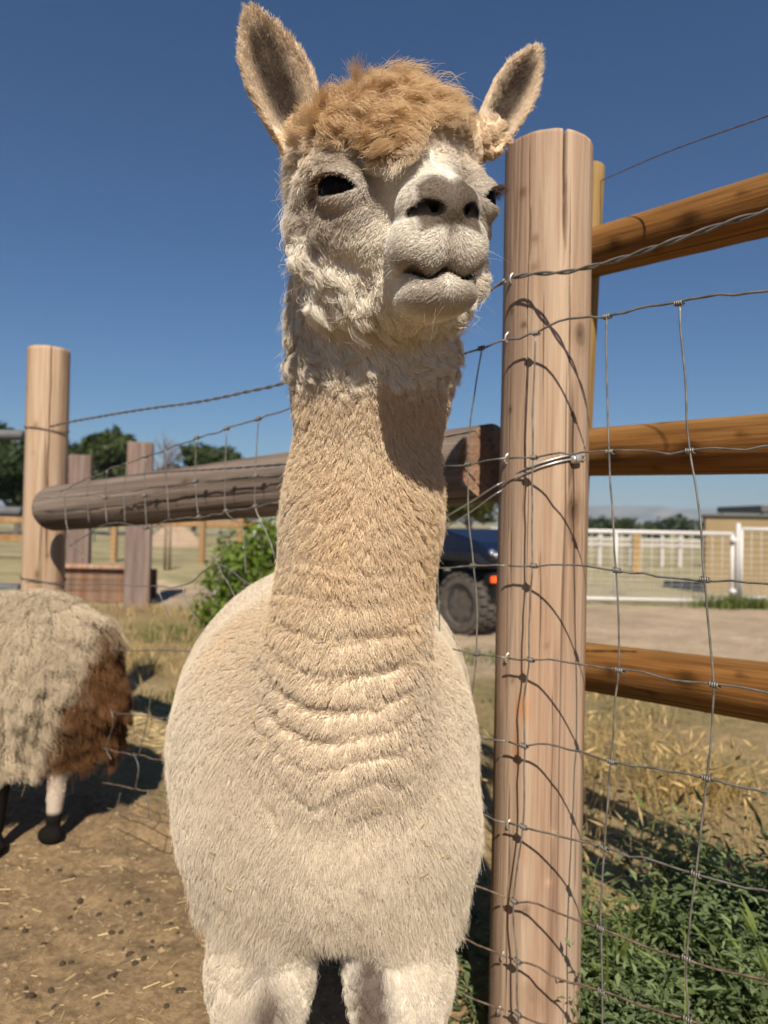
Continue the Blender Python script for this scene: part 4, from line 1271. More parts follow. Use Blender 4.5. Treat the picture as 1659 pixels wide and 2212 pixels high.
def lid_gap(e):
    """negative outside the almond opening between the lids (e: eye-centred head frame, mirrored)"""
    ph = np.arctan2(e[..., 1], e[..., 0]) - 0.62
    h = 0.0088 * np.clip(1 - (ph / 1.16) ** 2, -1, 1)
    uc = 0.0 - 0.0035 * ph
    out = e[..., 0] * 0.81 + e[..., 1] * 0.58
    return np.minimum(h - np.abs(e[..., 2] - uc), out - 0.002)
def mouth_line(ax):
    return -0.1085 + 0.008 * np.exp(-(ax / 0.009) ** 2) - 0.003 * np.exp(-((ax - 0.02) / 0.010) ** 2) + 0.008 * np.clip(ax / 0.036, 0, 1.3) ** 2
def nostril(S):
    d = s_min(rcone(S, (0.0130, 0.104, -0.0575), (0.025, 0.094, -0.0525), 0.0046, 0.0036), rcone(S, (0.025, 0.094, -0.0525), (0.0400, 0.079, -0.0545), 0.0036, 0.0010), 0.004)
    return s_min(d, rcone(S, (0.017, 0.096, -0.0550), (0.013, 0.070, -0.048), 0.0034, 0.004), 0.003)
def head_sdf(Q):
    """Q in head frame (right, forward, up)"""
    S = sym(Q)
    d = ell(Q, (0, -0.055, 0.012), (0.085, 0.105, 0.082))                       # cranium
    d = s_min(d, ell(Q, (0.010, -0.055, 0.050), (0.082, 0.078, 0.040)), 0.03)       # topknot wool mass
    d = s_min(d, rcone(Q, (0, -0.01, 0.024), (0, 0.066, -0.040), 0.041, 0.027), 0.024)   # bridge
    d = s_min(d, ell(S, (0.051, -0.050, -0.048), (0.044, 0.057, 0.064)), 0.028)   # cheeks
    d = s_min(d, rcone(Q, (0, -0.085, -0.058), (0, 0.032, -0.102), 0.076, 0.033), 0.024)   # jaw
    d = s_min(d, ell(S, (0.068, -0.008, 0.014), (0.022, 0.030, 0.012)), 0.020)  # brow
    d = s_min(d, ell(S, (0.066, 0.000, -0.032), (0.022, 0.030, 0.012)), 0.024)   # below the eye
    d = s_min(d, rcone(S, (0.061, -0.008, -0.036), (0.044, 0.012, -0.052), 0.029, 0.017), 0.020)   # cheekbone
    # muzzle
    d = s_min(d, ell(S, (0.0195, 0.060, -0.078), (0.0285, 0.034, 0.034)), 0.018) # upper lip lobes
    d = s_min(d, ell(Q, (-0.001, 0.080, -0.043), (0.027, 0.022, 0.0235)), 0.014)     # nose pad
    d = s_min(d, ell(S, (0.0245, 0.070, -0.041), (0.0155, 0.020, 0.016)), 0.010)   # nostril wings
    chin = ell(Q, (0, 0.048, -0.121), (0.040, 0.036, 0.0190))
    d = s_min(d, chin, 0.012)
    # mouth line, parting the lips in two soft arcs
    mz = mouth_line(S[..., 0])
    slit = np.maximum(np.abs(Q[..., 2] - mz) - 0.0034 * np.clip(1.25 - S[..., 0] / 0.045, 0.2, 1), np.maximum(0.044 - Q[..., 1], S[..., 0] - 0.041))
    d = s_max(d, -slit, 0.005)
    lump = sstep(-0.005, 0.035, 0.03 - Q[..., 1]) * sstep(0.0, 0.03, -0.012 - Q[..., 2]) * sstep(0.02, 0.05, S[..., 0])
    d = d - 0.0065 * lump * vnoise(Q.reshape(-1, 3), 42, 90).reshape(d.shape)      # woolly cheek folds
    # philtrum
    phil = rcone(Q, (0, 0.104, -0.064), (0, 0.099, -0.103), 0.0028, 0.0042)
    d = s_max(d, -phil, 0.006)
    # nostrils: commas that run out and back from the pad
    nos = nostril(S)
    d = s_max(d, -nos, 0.004)
    # eye openings
    e = S - EYE_C
    re = np.linalg.norm(e, axis=-1)
    d = s_max(d, -(re - EYE_R - 0.001), 0.003)
    # lids wrap the eyeball and leave an almond open
    return s_min(d, np.maximum(re - EYE_R - 0.0042, lid_gap(e)) , 0.003)

def body_folds(P):
    """loose neck skin lies in U-shaped rolls on the chest"""
    x, y, z = P[:, 0] + 0.055, P[:, 1], P[:, 2]
    zz = z - 2.2 * x * x + 0.020 * vnoise(P, 12, 3)
    w = sstep(0.52, 0.58, z) * (1 - sstep(0.70, 0.88, z)) * (1 - sstep(0.05, 0.115, np.abs(x) + 0.02 * vnoise(P, 10, 4))) * (1 - sstep(0.94, 1.05, y))
    ph = np.sin(zz * 2 * math.pi / 0.038 + 4.6 * vnoise(P, 10, 9))
    return -w * np.clip(0.0125 + 0.009 * vnoise(P, 12, 12), 0, 1) * np.clip(ph, 0, 1) ** 2.2, w
def alpaca_sdf(P):
    z, y = P[:, 2], P[:, 1]
    d = ell(P, (-0.098, 1.40, 0.558), (0.266, 0.50, 0.258))                    # barrel
    d = s_min(d, ell(P, (-0.070, 1.075, 0.570), (0.194, 0.20, 0.225)), 0.08)    # chest
    d = s_min(d, ell(P, (-0.064, 1.00, 0.485), (0.185, 0.14, 0.122)), 0.06)    # brisket
    d = s_min(d, ell(P, (-0.155, 1.74, 0.60), (0.19, 0.19, 0.20)), 0.08)       # rump
    def part(m, fn):
        if m.any():
            d[m] = fn(P[m], d[m])
    def neck(P, d):
        d = s_min(d, rcone(P, (-0.050, 0.985, 0.72), (-0.028, 0.925, 0.93), 0.100, 0.082), 0.035)
        d = s_min(d, rcone(P, (-0.050, 0.940, 0.625), (-0.028, 0.915, 0.90), 0.112, 0.083), 0.028)
        d = s_min(d, rcone(P, (-0.028, 0.920, 0.90), (-0.018, 0.885, 1.09), 0.083, 0.085), 0.04)
        return s_min(d, rcone(P, (-0.018, 0.885, 1.09), (-0.014, 0.845, 1.19), 0.085, 0.086), 0.04)
    def front_legs(P, d):
        for s, hx in ((-1, -0.152), (1, 0.034)):
            d = s_min(d, rcone(P, (hx - 0.004 * s, 1.00, 0.46), (hx, 0.965, 0.30), 0.080, 0.060), 0.060)
            d = s_min(d, rcone(P, (hx, 0.965, 0.30), (hx + 0.006 * -s, 0.96, 0.09), 0.060, 0.045), 0.03)
            d = s_min(d, ell(P, (hx + 0.006 * -s, 0.935, 0.028), (0.042, 0.06, 0.034)), 0.02)
        return d
    def hind_legs(P, d):
        for hx in (-0.245, -0.085):
            d = s_min(d, rcone(P, (hx, 1.72, 0.52), (hx, 1.66, 0.36), 0.11, 0.066), 0.05)
            d = s_min(d, rcone(P, (hx, 1.66, 0.36), (hx, 1.76, 0.20), 0.066, 0.045), 0.03)
            d = s_min(d, rcone(P, (hx, 1.76, 0.20), (hx, 1.73, 0.05), 0.045, 0.038), 0.02)
            d = s_min(d, ell(P, (hx, 1.705, 0.028), (0.042, 0.06, 0.034)), 0.02)
        return d
    part((z > 0.42) & (y < 1.25), neck)
    part((z < 0.62) & (y < 1.20), front_legs)
    part((z < 0.72) & (y > 1.45), hind_legs)
    part((z > 0.45) & (y > 1.75), lambda P, d: s_min(d, rcone(P, (-0.165, 1.90, 0.72), (-0.17, 1.97, 0.58), 0.05, 0.03), 0.04))
    part((z > 0.45) & (z < 0.93) & (y < 1.06), lambda P, d: d - body_folds(P)[0])
    part((z > 1.02) & (z < 1.42) & (y < 1.02), lambda P, d: s_min(d, head_sdf(w2h(P)), 0.022))
    def ear_roots(P, d):
        for e, c in zip(EARS, ((-0.045, -0.075, 0.05), (0.045, -0.075, 0.05))):
            d = s_min(d, rcone(P, h2w(c), e.b + e.a * 0.012 - e.n * 0.006, 0.028, 0.017), 0.02)
        return d
    part((z > 1.2) & (z < 1.42) & (y < 1.0), ear_roots)
    for e, m in zip(EARS, ((z > 1.24) & (y < 1.0) & (P[:, 0] < -0.02), (z > 1.24) & (y < 1.0) & (P[:, 0] > 0.04))):
        part(m, lambda P, d: s_min(d, e.sdf(P), 0.012))
    return d

ALPACA_GRID = (axis_grid([(-0.44, -0.20, 0.010), (-0.20, 0.24, 0.0032), (0.24, 0.30, 0.010)]),
               axis_grid([(0.58, 0.92, 0.0032), (0.92, 1.0, 0.006), (1.0, 2.05, 0.014)]),
               axis_grid([(-0.02, 0.95, 0.009), (0.95, 1.04, 0.006), (1.04, 1.37, 0.0032), (1.37, 1.53, 0.004)]))
AV, AQ = surface_nets(alpaca_sdf, *ALPACA_GRID)

# ---- colours of the coat (reflectances)
C_CREAM = np.array([0.695, 0.605, 0.475]); C_WHITE = np.array([0.90, 0.85, 0.755]); C_TAN = np.array([0.70, 0.525, 0.335])
C_GOLD = np.array([0.72, 0.53, 0.315]); C_GREY = np.array([0.30, 0.225, 0.165]); C_PAD = np.array([0.105, 0.076, 0.052])
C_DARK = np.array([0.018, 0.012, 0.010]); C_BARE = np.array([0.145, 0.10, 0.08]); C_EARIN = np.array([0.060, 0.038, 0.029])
def regions(P, N):
    Q = w2h(P); S = sym(Q)
    ax, f, u = S[:, 0], Q[:, 1], Q[:, 2]
    R = {}
    head = sstep(1.03, 1.10, P[:, 2] + 0.25 * (0.84 - P[:, 1]))
    ear = np.zeros(len(P)); earin = np.zeros(len(P)); eart = np.zeros(len(P)); earflow = np.zeros_like(P)
    for e in EARS:
        t, x, h, W = e.loc(P)
        on = (e.sdf(P) < 0.010) & (t > 0.02) & (np.abs(x) < W * 1.25)
        on = on.astype(float) * sstep(0.0, 0.16, t)
        inside = (N @ e.n) > 0.05
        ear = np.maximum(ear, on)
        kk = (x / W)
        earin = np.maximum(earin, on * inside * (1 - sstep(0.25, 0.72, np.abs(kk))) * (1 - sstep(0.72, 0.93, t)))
        side = np.clip(kk * 2, -1, 1)[:, None] * e.w[None, :]
        fl = e.a[None, :] * 1.0 + side * (0.25 + 0.25 * inside[:, None])
        earflow = np.where(on[:, None] > 0, fl, earflow)
    R['ear'], R['earin'], R['earflow'] = ear, earin, earflow
    muz = np.maximum(sstep(0.015, 0.05, f) * (1 - sstep(-0.015, 0.03, u)), 0)       # short-haired muzzle
    R['muz'] = muz * head
    pad = sstep(0.060, 0.074, f) * (1 - sstep(0.028, 0.037, ax)) * sstep(-0.070, -0.063, u + 0.35 * np.clip(ax - 0.004, 0, 0.03)) * (1 - sstep(-0.030, -0.019, u + 0.55 * np.abs(ax - 0.016) - 0.003))
    R['pad'] = pad
    d_eye = np.linalg.norm((S - EYE_C) * np.array([0.8, 0.8, 1.25]), axis=1)
    R['eye'] = 1 - sstep(0.022, 0.037, d_eye)
    R['d_eye'] = d_eye
    fore = np.exp(-((Q[:, 0] + 0.026) / 0.036) ** 2)                              # forelock dips between the eyes
    top = sstep(0.040, 0.078, u + 0.008 * vnoise(P, 60, 15) + 0.066 * fore * sstep(0.0, 0.03, f + 0.03) - 0.30 * np.clip(f, -1, 0.02) - 0.9 * np.clip(ax - 0.060, 0, 1)) * sstep(-0.17, -0.12, f) * head * (1 - ear) * (1 - sstep(0.062, 0.086, ax))
    R['top'] = top
    R['head'] = head * (1 - ear)
    R['f'], R['u'], R['ax'], R['Q'] = f, u, ax, Q
    mz = mouth_line(ax)
    R['lip'] = np.exp(-((u - mz) / 0.011) ** 2) * sstep(0.045, 0.07, f)
    R['mouth'] = np.exp(-((u - mz) / 0.0042) ** 2) * sstep(0.045, 0.06, f) * (1 - sstep(0.034, 0.042, ax))
    return R
def coat_color(P, R):
    x, y, z = P[:, 0], P[:, 1], P[:, 2]
    n1, n2 = fbm(P, 9, 3, 1), fbm(P, 34, 2, 5)
    c = np.repeat(C_CREAM[None, :], len(P), 0)
    neck = sstep(0.60, 0.86, z + 0.05 * n1) * (1 - sstep(1.02, 1.10, y))
    c = mix3(c, C_TAN, neck * (0.72 + 0.28 * np.clip(n1, -1, 1)))
    pale = sstep(0.02, 0.10, np.abs(x + 0.0) - 0.03 + 0.02 * n1) * sstep(0.80, 1.0, z) * 0.25
    c = mix3(c, C_CREAM, pale)
    c = mix3(c, C_WHITE, (1 - sstep(0.34, 0.42, z)) * (0.25 + 0.35 * np.clip(n1, -1, 1)))
    chest_gr = np.exp(-((z - 0.64) / 0.10) ** 2) * (1 - sstep(0.10, 0.18, np.abs(x + 0.06))) * (1 - sstep(0.95, 1.08, y))
    c = mix3(c, np.array([0.58, 0.46, 0.33]), chest_gr * 0.5)
    bare = np.exp(-((z - 0.305 - 0.025 * n2) / 0.045) ** 2) * (np.exp(-((x - 0.000) / 0.021) ** 2) + 0.8 * np.exp(-((x + 0.130) / 0.018) ** 2)) * (1 - sstep(0.97, 1.0, y))
    c = mix3(c, C_BARE, np.clip(bare * 1.3, 0, 0.92))
    # head
    h = R['head']
    c = mix3(c, C_WHITE, h * (0.85 + 0.15 * n2))
    back = sstep(0.02, 0.10, -R['f'] - 0.03) * h
    c = mix3(c, C_CREAM * 0.95, back * 0.8)
    brow = h * sstep(0.0, 0.045, R['u']) * 0.55
    c = mix3(c, np.array([0.66, 0.51, 0.36]), brow)
    c = mix3(c, mix3(np.repeat(C_GOLD[None, :], len(P), 0), C_TAN, np.clip(0.35 + 0.7 * n2, 0, 1)), R['top'])
    ring = (1 - sstep(0.028, 0.058, R['d_eye'] + 0.007 * n2)) * h
    c = mix3(c, C_GREY, ring * 0.8)
    c = mix3(c, np.array([0.82, 0.78, 0.70]), R['muz'] * 0.7)
    c = mix3(c, np.array([0.27, 0.215, 0.16]), np.clip(R['lip'], 0, 1) * 0.75)
    ph = np.exp(-(R['ax'] / 0.013) ** 2) * sstep(0.07, 0.085, R['f']) * sstep(-0.11, -0.1, R['u']) * (1 - sstep(-0.06, -0.05, R['u']))
    c = mix3(c, np.array([0.26, 0.20, 0.145]), ph * 0.55)
    chin = sstep(0.04, 0.07, R['f']) * (1 - sstep(-0.122, -0.112, R['u']))
    c = mix3(c, np.array([0.34, 0.275, 0.205]), chin * 0.55)
    c = mix3(c, C_PAD, R['pad'] * 0.93)
    # ears
    c = mix3(c, np.array([0.66, 0.53, 0.385]), R['ear'] * 0.9)
    for e in EARS:
        c = mix3(c, C_TAN, (1 - sstep(0.025, 0.065, np.linalg.norm(P - e.b, axis=1) + 0.01 * n2)) * (R['ear'] < 0.3) * 0.75)
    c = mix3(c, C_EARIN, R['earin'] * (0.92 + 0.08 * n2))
    return c
alpaca = empty('alpaca', (-0.08, 0.95, 0.0))
alpaca.matrix_basis = Matrix.Translation((-0.08, 0.95, 0))
tag(alpaca, 'cream alpaca facing the camera beside the tall wooden post, head turned slightly', 'alpaca')
OFF = np.array([-0.08, 0.95, 0.0])
AN = sdf_normals(alpaca_sdf, AV)
AR = regions(AV, AN)
skin_c = coat_color(AV, AR)
dark = np.clip(AR['mouth'], 0, 1)
skin_c = mix3(skin_c, C_DARK, dark)
S_ = sym(AR['Q'])
nosd = nostril(S_)
skin_c = mix3(skin_c, C_DARK * 0.4, 1 - sstep(0.0020, 0.0050, nosd))
skin_c = mix3(skin_c, C_DARK, (1 - sstep(EYE_R + 0.005, EYE_R + 0.007, np.linalg.norm(S_ - EYE_C, axis=1))) * sstep(-0.0026, -0.0010, lid_gap(S_ - EYE_C)))
body_me = mesh_np('body', AV - OFF, AQ)
set_col(body_me, skin_c)
link('body', body_me, alpaca, SKIN)

def grow_alpaca():
    def w(C):
        N = AN[(AQ[:, 0].tolist() + AQ[:, 0].tolist())]
        V = nrm(np.array([0.0, 0.0, 0.95]) - C)
        fc = (N * V).sum(1)
        k = np.where(fc > -0.25, 1.0, 0.28)
        Rg = regions(C, N)
        k = k * (1 + 1.1 * Rg['head'] + 0.9 * Rg['ear'] + 1.3 * Rg['muz'])
        k = k * np.where(C[:, 1] > 1.15, 0.6, 1.0)
        return k * (1 - 0.97 * np.clip(Rg['mouth'], 0, 1))
    n = N_FUR
    P = sample_surface(AV, AQ, n, w)
    N = sdf_normals(alpaca_sdf, P)
    R = regions(P, N)
    # bare rims: nostrils, mouth, eyeball opening
    S = sym(R['Q'])
    ns = nostril(S)
    ee = S - EYE_C
    keep = (ns > 0.0030) & (R['mouth'] < 0.55) & ((np.linalg.norm(ee, axis=1) > EYE_R + 0.0065) | ((lid_gap(ee) < -0.0015) & (np.linalg.norm(ee, axis=1) > EYE_R + 0.0015)))
    keep &= P[:, 2] > 0.07
    P, N = P[keep], N[keep]
    R = regions(P, N)
    n = len(P)
    x, y, z = P[:, 0], P[:, 1], P[:, 2]
    n1, n2 = fbm(P, 12, 2, 31), fbm(P, 40, 2, 41)
    # --- flow
    down = np.repeat(np.array([[0, 0.0, -1.0]]), n, 0)
    outw = np.zeros((n, 3)); outw[:, 0] = np.clip((x + 0.02) / 0.08, -1.2, 1.2)
    flow = down + outw * np.where(z > 0.86, 0.75, 0.30)[:, None]
    flow[:, 0] += 0.35 * n1; flow[:, 1] += 0.2 * n2
    bk = sstep(1.05, 1.25, y)
    flow += bk[:, None] * np.array([[0, 0.9, 0.0]])
    Q = R['Q']
    # head flow: from the nose back over the face
    hf = np.stack([np.clip(Q[:, 0] / 0.025, -1, 1) * (0.35 + 2.0 * np.abs(Q[:, 0])), -0.75 * np.ones(n), -0.45 - 1.2 * (Q[:, 2] < -0.03)], 1)
    hf[:, 0] += 0.9 * n2 * (1 - R['muz']); hf[:, 2] += 0.9 * n1 * (1 - R['muz'])
    mzf = np.stack([np.clip(Q[:, 0] / 0.02, -1.3, 1.3), -0.5 * np.ones(n), -0.55 * np.ones(n)], 1)
    hf = hf * (1 - R['muz'])[:, None] + mzf * R['muz'][:, None]
    tf = np.stack([1.3 * Q[:, 0] / 0.08 + 0.9 * n2, 0.9 + 0.9 * n1 + 0 * Q[:, 1], -0.75 + 0 * n1], 1)
    hf = hf * (1 - R['top'])[:, None] + tf * R['top'][:, None]
    hw = hf @ HM.T
    flow = flow * (1 - R['head'])[:, None] + hw * R['head'][:, None]
    flow = np.where(R['ear'][:, None] > 0.3, R['earflow'], flow)
    # --- length
    L = 0.0145 + 0.0035 * n1
    L = L + 0.012 * (1 - sstep(0.52, 0.66, z)) * (1 - bk) + 0.016 * np.exp(-((z - 0.40) / 0.035) ** 2) * (1 - bk) * (1 + 0.6 * n2)
    L = L * (1 - 0.45 * bk)
    L = L * (1 - 0.3 * body_folds(P)[1])
    leg = 1 - sstep(0.34, 0.42, z)
    L = L * (1 - leg) + (0.021 + 0.006 * n1) * leg
    face = R['head'] * (1 - R['top'])
    ck = face * sstep(0.0, 0.045, 0.028 - Q[:, 1]) * (1 - R['muz'])
    L = L * (1 - face) + face * (0.009 + 0.022 * ck + 0.014 * n1 * ck)
    L = L * (1 - R['muz']) + R['muz'] * 0.0048
    L = np.where(R['eye'] > 0.3, 0.0045, L)
    L = L * (1 - R['top']) + R['top'] * (0.034 + 0.018 * n1)
    L = np.where(R['ear'] > 0.3, 0.009 + 0.005 * R['earin'], L)
    for e in EARS: L = L * (1 - 0.75 * (1 - sstep(0.030, 0.065, np.linalg.norm(P - e.b, axis=1))) * (R['ear'] < 0.3))
    L = np.where(R['pad'] > 0.4, 0.0016, L)
    L = np.clip(L, 0.0014, 0.06)
    lift = 0.62 + 0 * L
    lift = lift * (1 - bk) + 0.42 * bk
    lift = lift * sstep(0.50, 0.68, z) + 0.36 * (1 - sstep(0.50, 0.68, z))
    lift = lift * (1 - face) + 0.36 * face
    lift = lift * (1 - R['muz']) + 0.28 * R['muz']
    lift = np.where(R['ear'] > 0.3, 0.25, lift)
    lift = lift * (1 - R['top']) + 0.62 * R['top']
    droop = np.where(z < 0.62, 0.28, 0.10) * (1 - R['head'])
    curl = 0.07 + 0.07 * leg + 0.19 * R['top'] + 0.15 * ck
    curl = np.where((R['muz'] > 0.4) | (R['ear'] > 0.3), 0.03, curl)
    clump = np.clip(0.34 + 0.10 * n2 - 0.10 * (z < 0.62) + 0.22 * leg + 0.32 * R['top'] + 0.42 * ck - 0.3 * R['muz'] - 0.2 * R['eye'], 0.08, 0.85)
    clump = np.where(R['ear'] > 0.3, 0.25, clump)
    c = coat_color(P, R)
    r0 = np.where(R['muz'] + R['ear'] > 0.4, 0.00023, 0.00028) + 0 * L
    r0 = np.where(P[:, 1] > 1.15, 0.00048, r0)
    o = make_fur('fleece', alpaca, FUR, P - OFF, N, nrm(flow), L, lift, droop, curl, clump, 0.018, c, r0, gw=np.clip(1 - 0.76 * ck - 0.62 * R['top'] - 0.5 * leg - 0.4 * (z < 0.6), 0.15, 1), fly=0.018, frizz=0.07)
    return o
N_FUR = 600000
grow_alpaca()

# ---- bits of hay caught in the fleece
hb = MB()
sel = np.where((AV[:, 1] < 0.97) & (AV[:, 2] > 0.45) & (AV[:, 2] < 1.02) & (AN[:, 1] < -0.35))[0]
for i in RNG.choice(sel, 26, replace=False):
    d_ = nrm(np.cross(AN[i], RNG.normal(size=3))); c_ = AV[i] + AN[i] * RNG.uniform(0.010, 0.016) - OFF
    l_ = RNG.uniform(0.003, 0.008)
    hb.tube([c_ - d_ * l_, c_ + AN[i] * 0.001, c_ + d_ * l_], 0.0006, 5)
hb.build('hay_bits', plain('dry_hay', (0.45, 0.33, 0.14), 0.8), alpaca)['kind'] = 'stuff'

# ---- eyes, lashes, whiskers
def uv_sphere(c, r, nu=32, nv=20):
    V = [np.array(c) + r * np.array([math.sin(math.pi * j / nv) * math.cos(2 * math.pi * i / nu), math.sin(math.pi * j / nv) * math.sin(2 * math.pi * i / nu), math.cos(math.pi * j / nv)]) for j in range(nv + 1) for i in range(nu)]
    F = [[j * nu + i, j * nu + (i + 1) % nu, (j + 1) * nu + (i + 1) % nu, (j + 1) * nu + i] for j in range(nv) for i in range(nu)]
    return V, F
t = NT('eye_dark', 0.15, 0.05); t.color((0.004, 0.003, 0.003)); EYE_M = t.m
for s in (-1, 1):
    m = MB(); m.add(*uv_sphere(h2w((s * EYE_C[0], EYE_C[1], EYE_C[2])) - OFF, EYE_R))
    m.build('eye', EYE_M, alpaca, smooth=True)
def strands(name, roots, dirs, L, r, col, bend):
    n = len(roots); npts = 7
    s = np.linspace(0, 1, npts)[None, :, None]
    X = roots[:, None, :] + L[:, None, None] * (dirs[:, None, :] * s + bend[:, None, :] * s * s)
    hc = bpy.data.hair_curves.new(name); hc.add_curves([npts] * n)
    hc.attributes['position'].data.foreach_set('vector', X.astype(np.float32).ravel())
    ra = hc.attributes.get('radius') or hc.attributes.new('radius', 'FLOAT', 'POINT')
    ra.data.foreach_set('value', np.repeat((r * (1 - 0.8 * np.linspace(0, 1, npts)))[None, :], n, 0).astype(np.float32).ravel())
    ca = hc.attributes.new('col', 'FLOAT_COLOR', 'CURVE')
    ca.data.foreach_set('color', np.repeat(np.array([[*col, 1.0]], np.float32), n, 0).ravel())
    hc.materials.append(FUR)
    o = bpy.data.objects.new(name, hc); COL.objects.link(o); o.parent = alpaca
    return o
for s in (-1, 1):
    n = 170
    a = RNG.uniform(-0.95, 0.95, n)
    az = 0.62 + a * 0.92
    uu = -0.0035 * (az - 0.62) + 0.0088 * (1 - ((az - 0.62) / 1.16) ** 2) + 0.0012
    rr_e = np.sqrt((EYE_R + 0.0040) ** 2 - uu ** 2)
    loc = np.stack([s * (EYE_C[0] + rr_e * np.cos(az)), EYE_C[1] + rr_e * np.sin(az), EYE_C[2] + uu], 1)
    rt = HC + loc @ HM.T
    dl = np.stack([s * np.cos(az - 0.25), np.sin(az - 0.25), 0.05 + 0 * az], 1) + RNG.normal(size=(n, 3)) * 0.12
    strands('eyelashes', rt - OFF, nrm(dl @ HM.T), RNG.uniform(0.008, 0.014, n), 0.00026, (0.10, 0.055, 0.035), np.repeat([[0, 0, -0.35]], n, 0))
n = 22
loc = np.stack([RNG.uniform(-0.034, 0.034, n), RNG.uniform(0.03, 0.078, n), -0.125 - RNG.uniform(0, 0.014, n)], 1)
dl = np.stack([loc[:, 0] / 0.03 + RNG.normal(size=n) * 0.4, RNG.normal(size=n) * 0.35 + 0.3, -0.9 + 0 * loc[:, 0]], 1)
strands('whiskers', HC + loc @ HM.T - OFF, nrm(dl @ HM.T), RNG.uniform(0.015, 0.05, n), 0.00008, (0.62, 0.53, 0.40), np.repeat([[0, 0, -0.15]], n, 0))
n = 30
sg = RNG.choice([-1, 1], n)
loc = np.stack([sg * RNG.uniform(0.034, 0.044, n), RNG.uniform(0.045, 0.075, n), RNG.uniform(-0.10, -0.065, n)], 1)
dl = np.stack([sg * 1.0, RNG.normal(size=n) * 0.3 + 0.1, RNG.normal(size=n) * 0.4 - 0.1], 1)
strands('whiskers', HC + loc @ HM.T - OFF, nrm(dl @ HM.T), RNG.uniform(0.012, 0.030, n), 0.00014, (0.75, 0.70, 0.62), np.repeat([[0, 0, -0.15]], n, 0))
# ================================================================== the unshorn animal at the left
WX, WY = -0.855, 2.02                                # its hind quarters
def woolly_sdf(P):
    """local frame: rear at x=0, head towards -x"""
    d = ell(P, (-0.42, 0.0, 0.475), (0.40, 0.20, 0.195))
    d = s_min(d, ell(P, (-0.10, 0.0, 0.47), (0.165, 0.165, 0.20)), 0.08)
    d = s_min(d, ell(P, (-0.02, 0.03, 0.35), (0.105, 0.11, 0.15)), 0.06)            # thighs and britch
    d = s_min(d, ell(P, (-0.48, -0.03, 0.35), (0.33, 0.21, 0.16)), 0.06)             # hanging side coat
    d = s_min(d, rcone(P, (0.035, 0, 0.56), (0.065, 0, 0.40), 0.05, 0.04), 0.04)   # tail
    d = s_min(d, rcone(P, (-0.78, 0, 0.55), (-0.95, 0, 0.86), 0.13, 0.085), 0.06)  # neck
    d = s_min(d, rcone(P, (-0.95, 0, 0.90), (-1.12, 0, 0.86), 0.085, 0.05), 0.04)  # head
    for s in (-1, 1):
        d = s_min(d, rcone(P, (-0.93, s * 0.06, 0.96), (-0.92, s * 0.08, 1.10), 0.028, 0.010), 0.02)
        lx, ly = (-0.018, -0.055) if s > 0 else (-0.125, -0.145)
        d = s_min(d, rcone(P, (lx - 0.03, ly * 0.8, 0.30), (lx + 0.01, ly, 0.20), 0.050, 0.027), 0.03)
        d = s_min(d, rcone(P, (lx + 0.01, ly, 0.20), (lx, ly, 0.07), 0.026, 0.021), 0.015)
        d = s_min(d, ell(P, (lx - 0.008, ly, 0.026), (0.038, 0.025, 0.028)), 0.015)
        d = s_min(d, rcone(P, (-0.70, s * 0.09, 0.34), (-0.69, s * 0.09, 0.07), 0.05, 0.024), 0.03)
        d = s_min(d, ell(P, (-0.705, s * 0.09, 0.030), (0.050, 0.030, 0.032)), 0.015)
    return d
wa = empty('woolly_animal', (WX, WY, 0), rad(-10)); wa.matrix_basis = Matrix.Translation((WX, WY, 0)) @ Matrix.Rotation(rad(-10), 4, 'Z')
tag(wa, 'unshorn woolly cream animal with brown rump, cut off by the picture edge', 'llama')
WV, WQ = surface_nets(woolly_sdf, axis_grid([(-1.22, 0.16, 0.0135)]), axis_grid([(-0.26, 0.26, 0.0125)]), axis_grid([(-0.02, 1.14, 0.0125)]))
W_CREAM = np.array([0.56, 0.465, 0.335]); W_BROWN = np.array([0.155, 0.075, 0.032]); W_BLACK = np.array([0.012, 0.010, 0.009]); W_LEG = np.array([0.62, 0.52, 0.42])
def woolly_color(P):
    n = 0.03 * fbm(P, 8, 2, 71)
    c = np.repeat(W_CREAM[None, :], len(P), 0)
    br = sstep(0.030, 0.090, P[:, 0] + 1.8 * n + 0.30 * np.clip(0.52 - P[:, 2], 0, 1) - 0.15 * np.clip(P[:, 2] - 0.55, 0, 1))
    c = mix3(c, W_BROWN * (1 + 0.5 * fbm(P, 25, 2, 72))[:, None], br * 1.0)
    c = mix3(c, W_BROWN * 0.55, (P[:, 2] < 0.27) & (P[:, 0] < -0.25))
    leg = (P[:, 2] < 0.205) & (P[:, 0] > -0.2) & (P[:, 1] > -0.10)
    c = mix3(c, W_LEG, leg * 1.0)
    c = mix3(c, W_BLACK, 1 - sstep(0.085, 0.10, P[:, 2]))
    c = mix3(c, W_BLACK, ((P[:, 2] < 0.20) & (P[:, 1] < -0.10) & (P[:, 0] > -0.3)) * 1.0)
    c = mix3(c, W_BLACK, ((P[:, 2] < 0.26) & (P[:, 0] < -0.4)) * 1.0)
    return c
me = mesh_np('body', WV, WQ); set_col(me, woolly_color(WV) * 0.75); link('body', me, wa, SKIN)
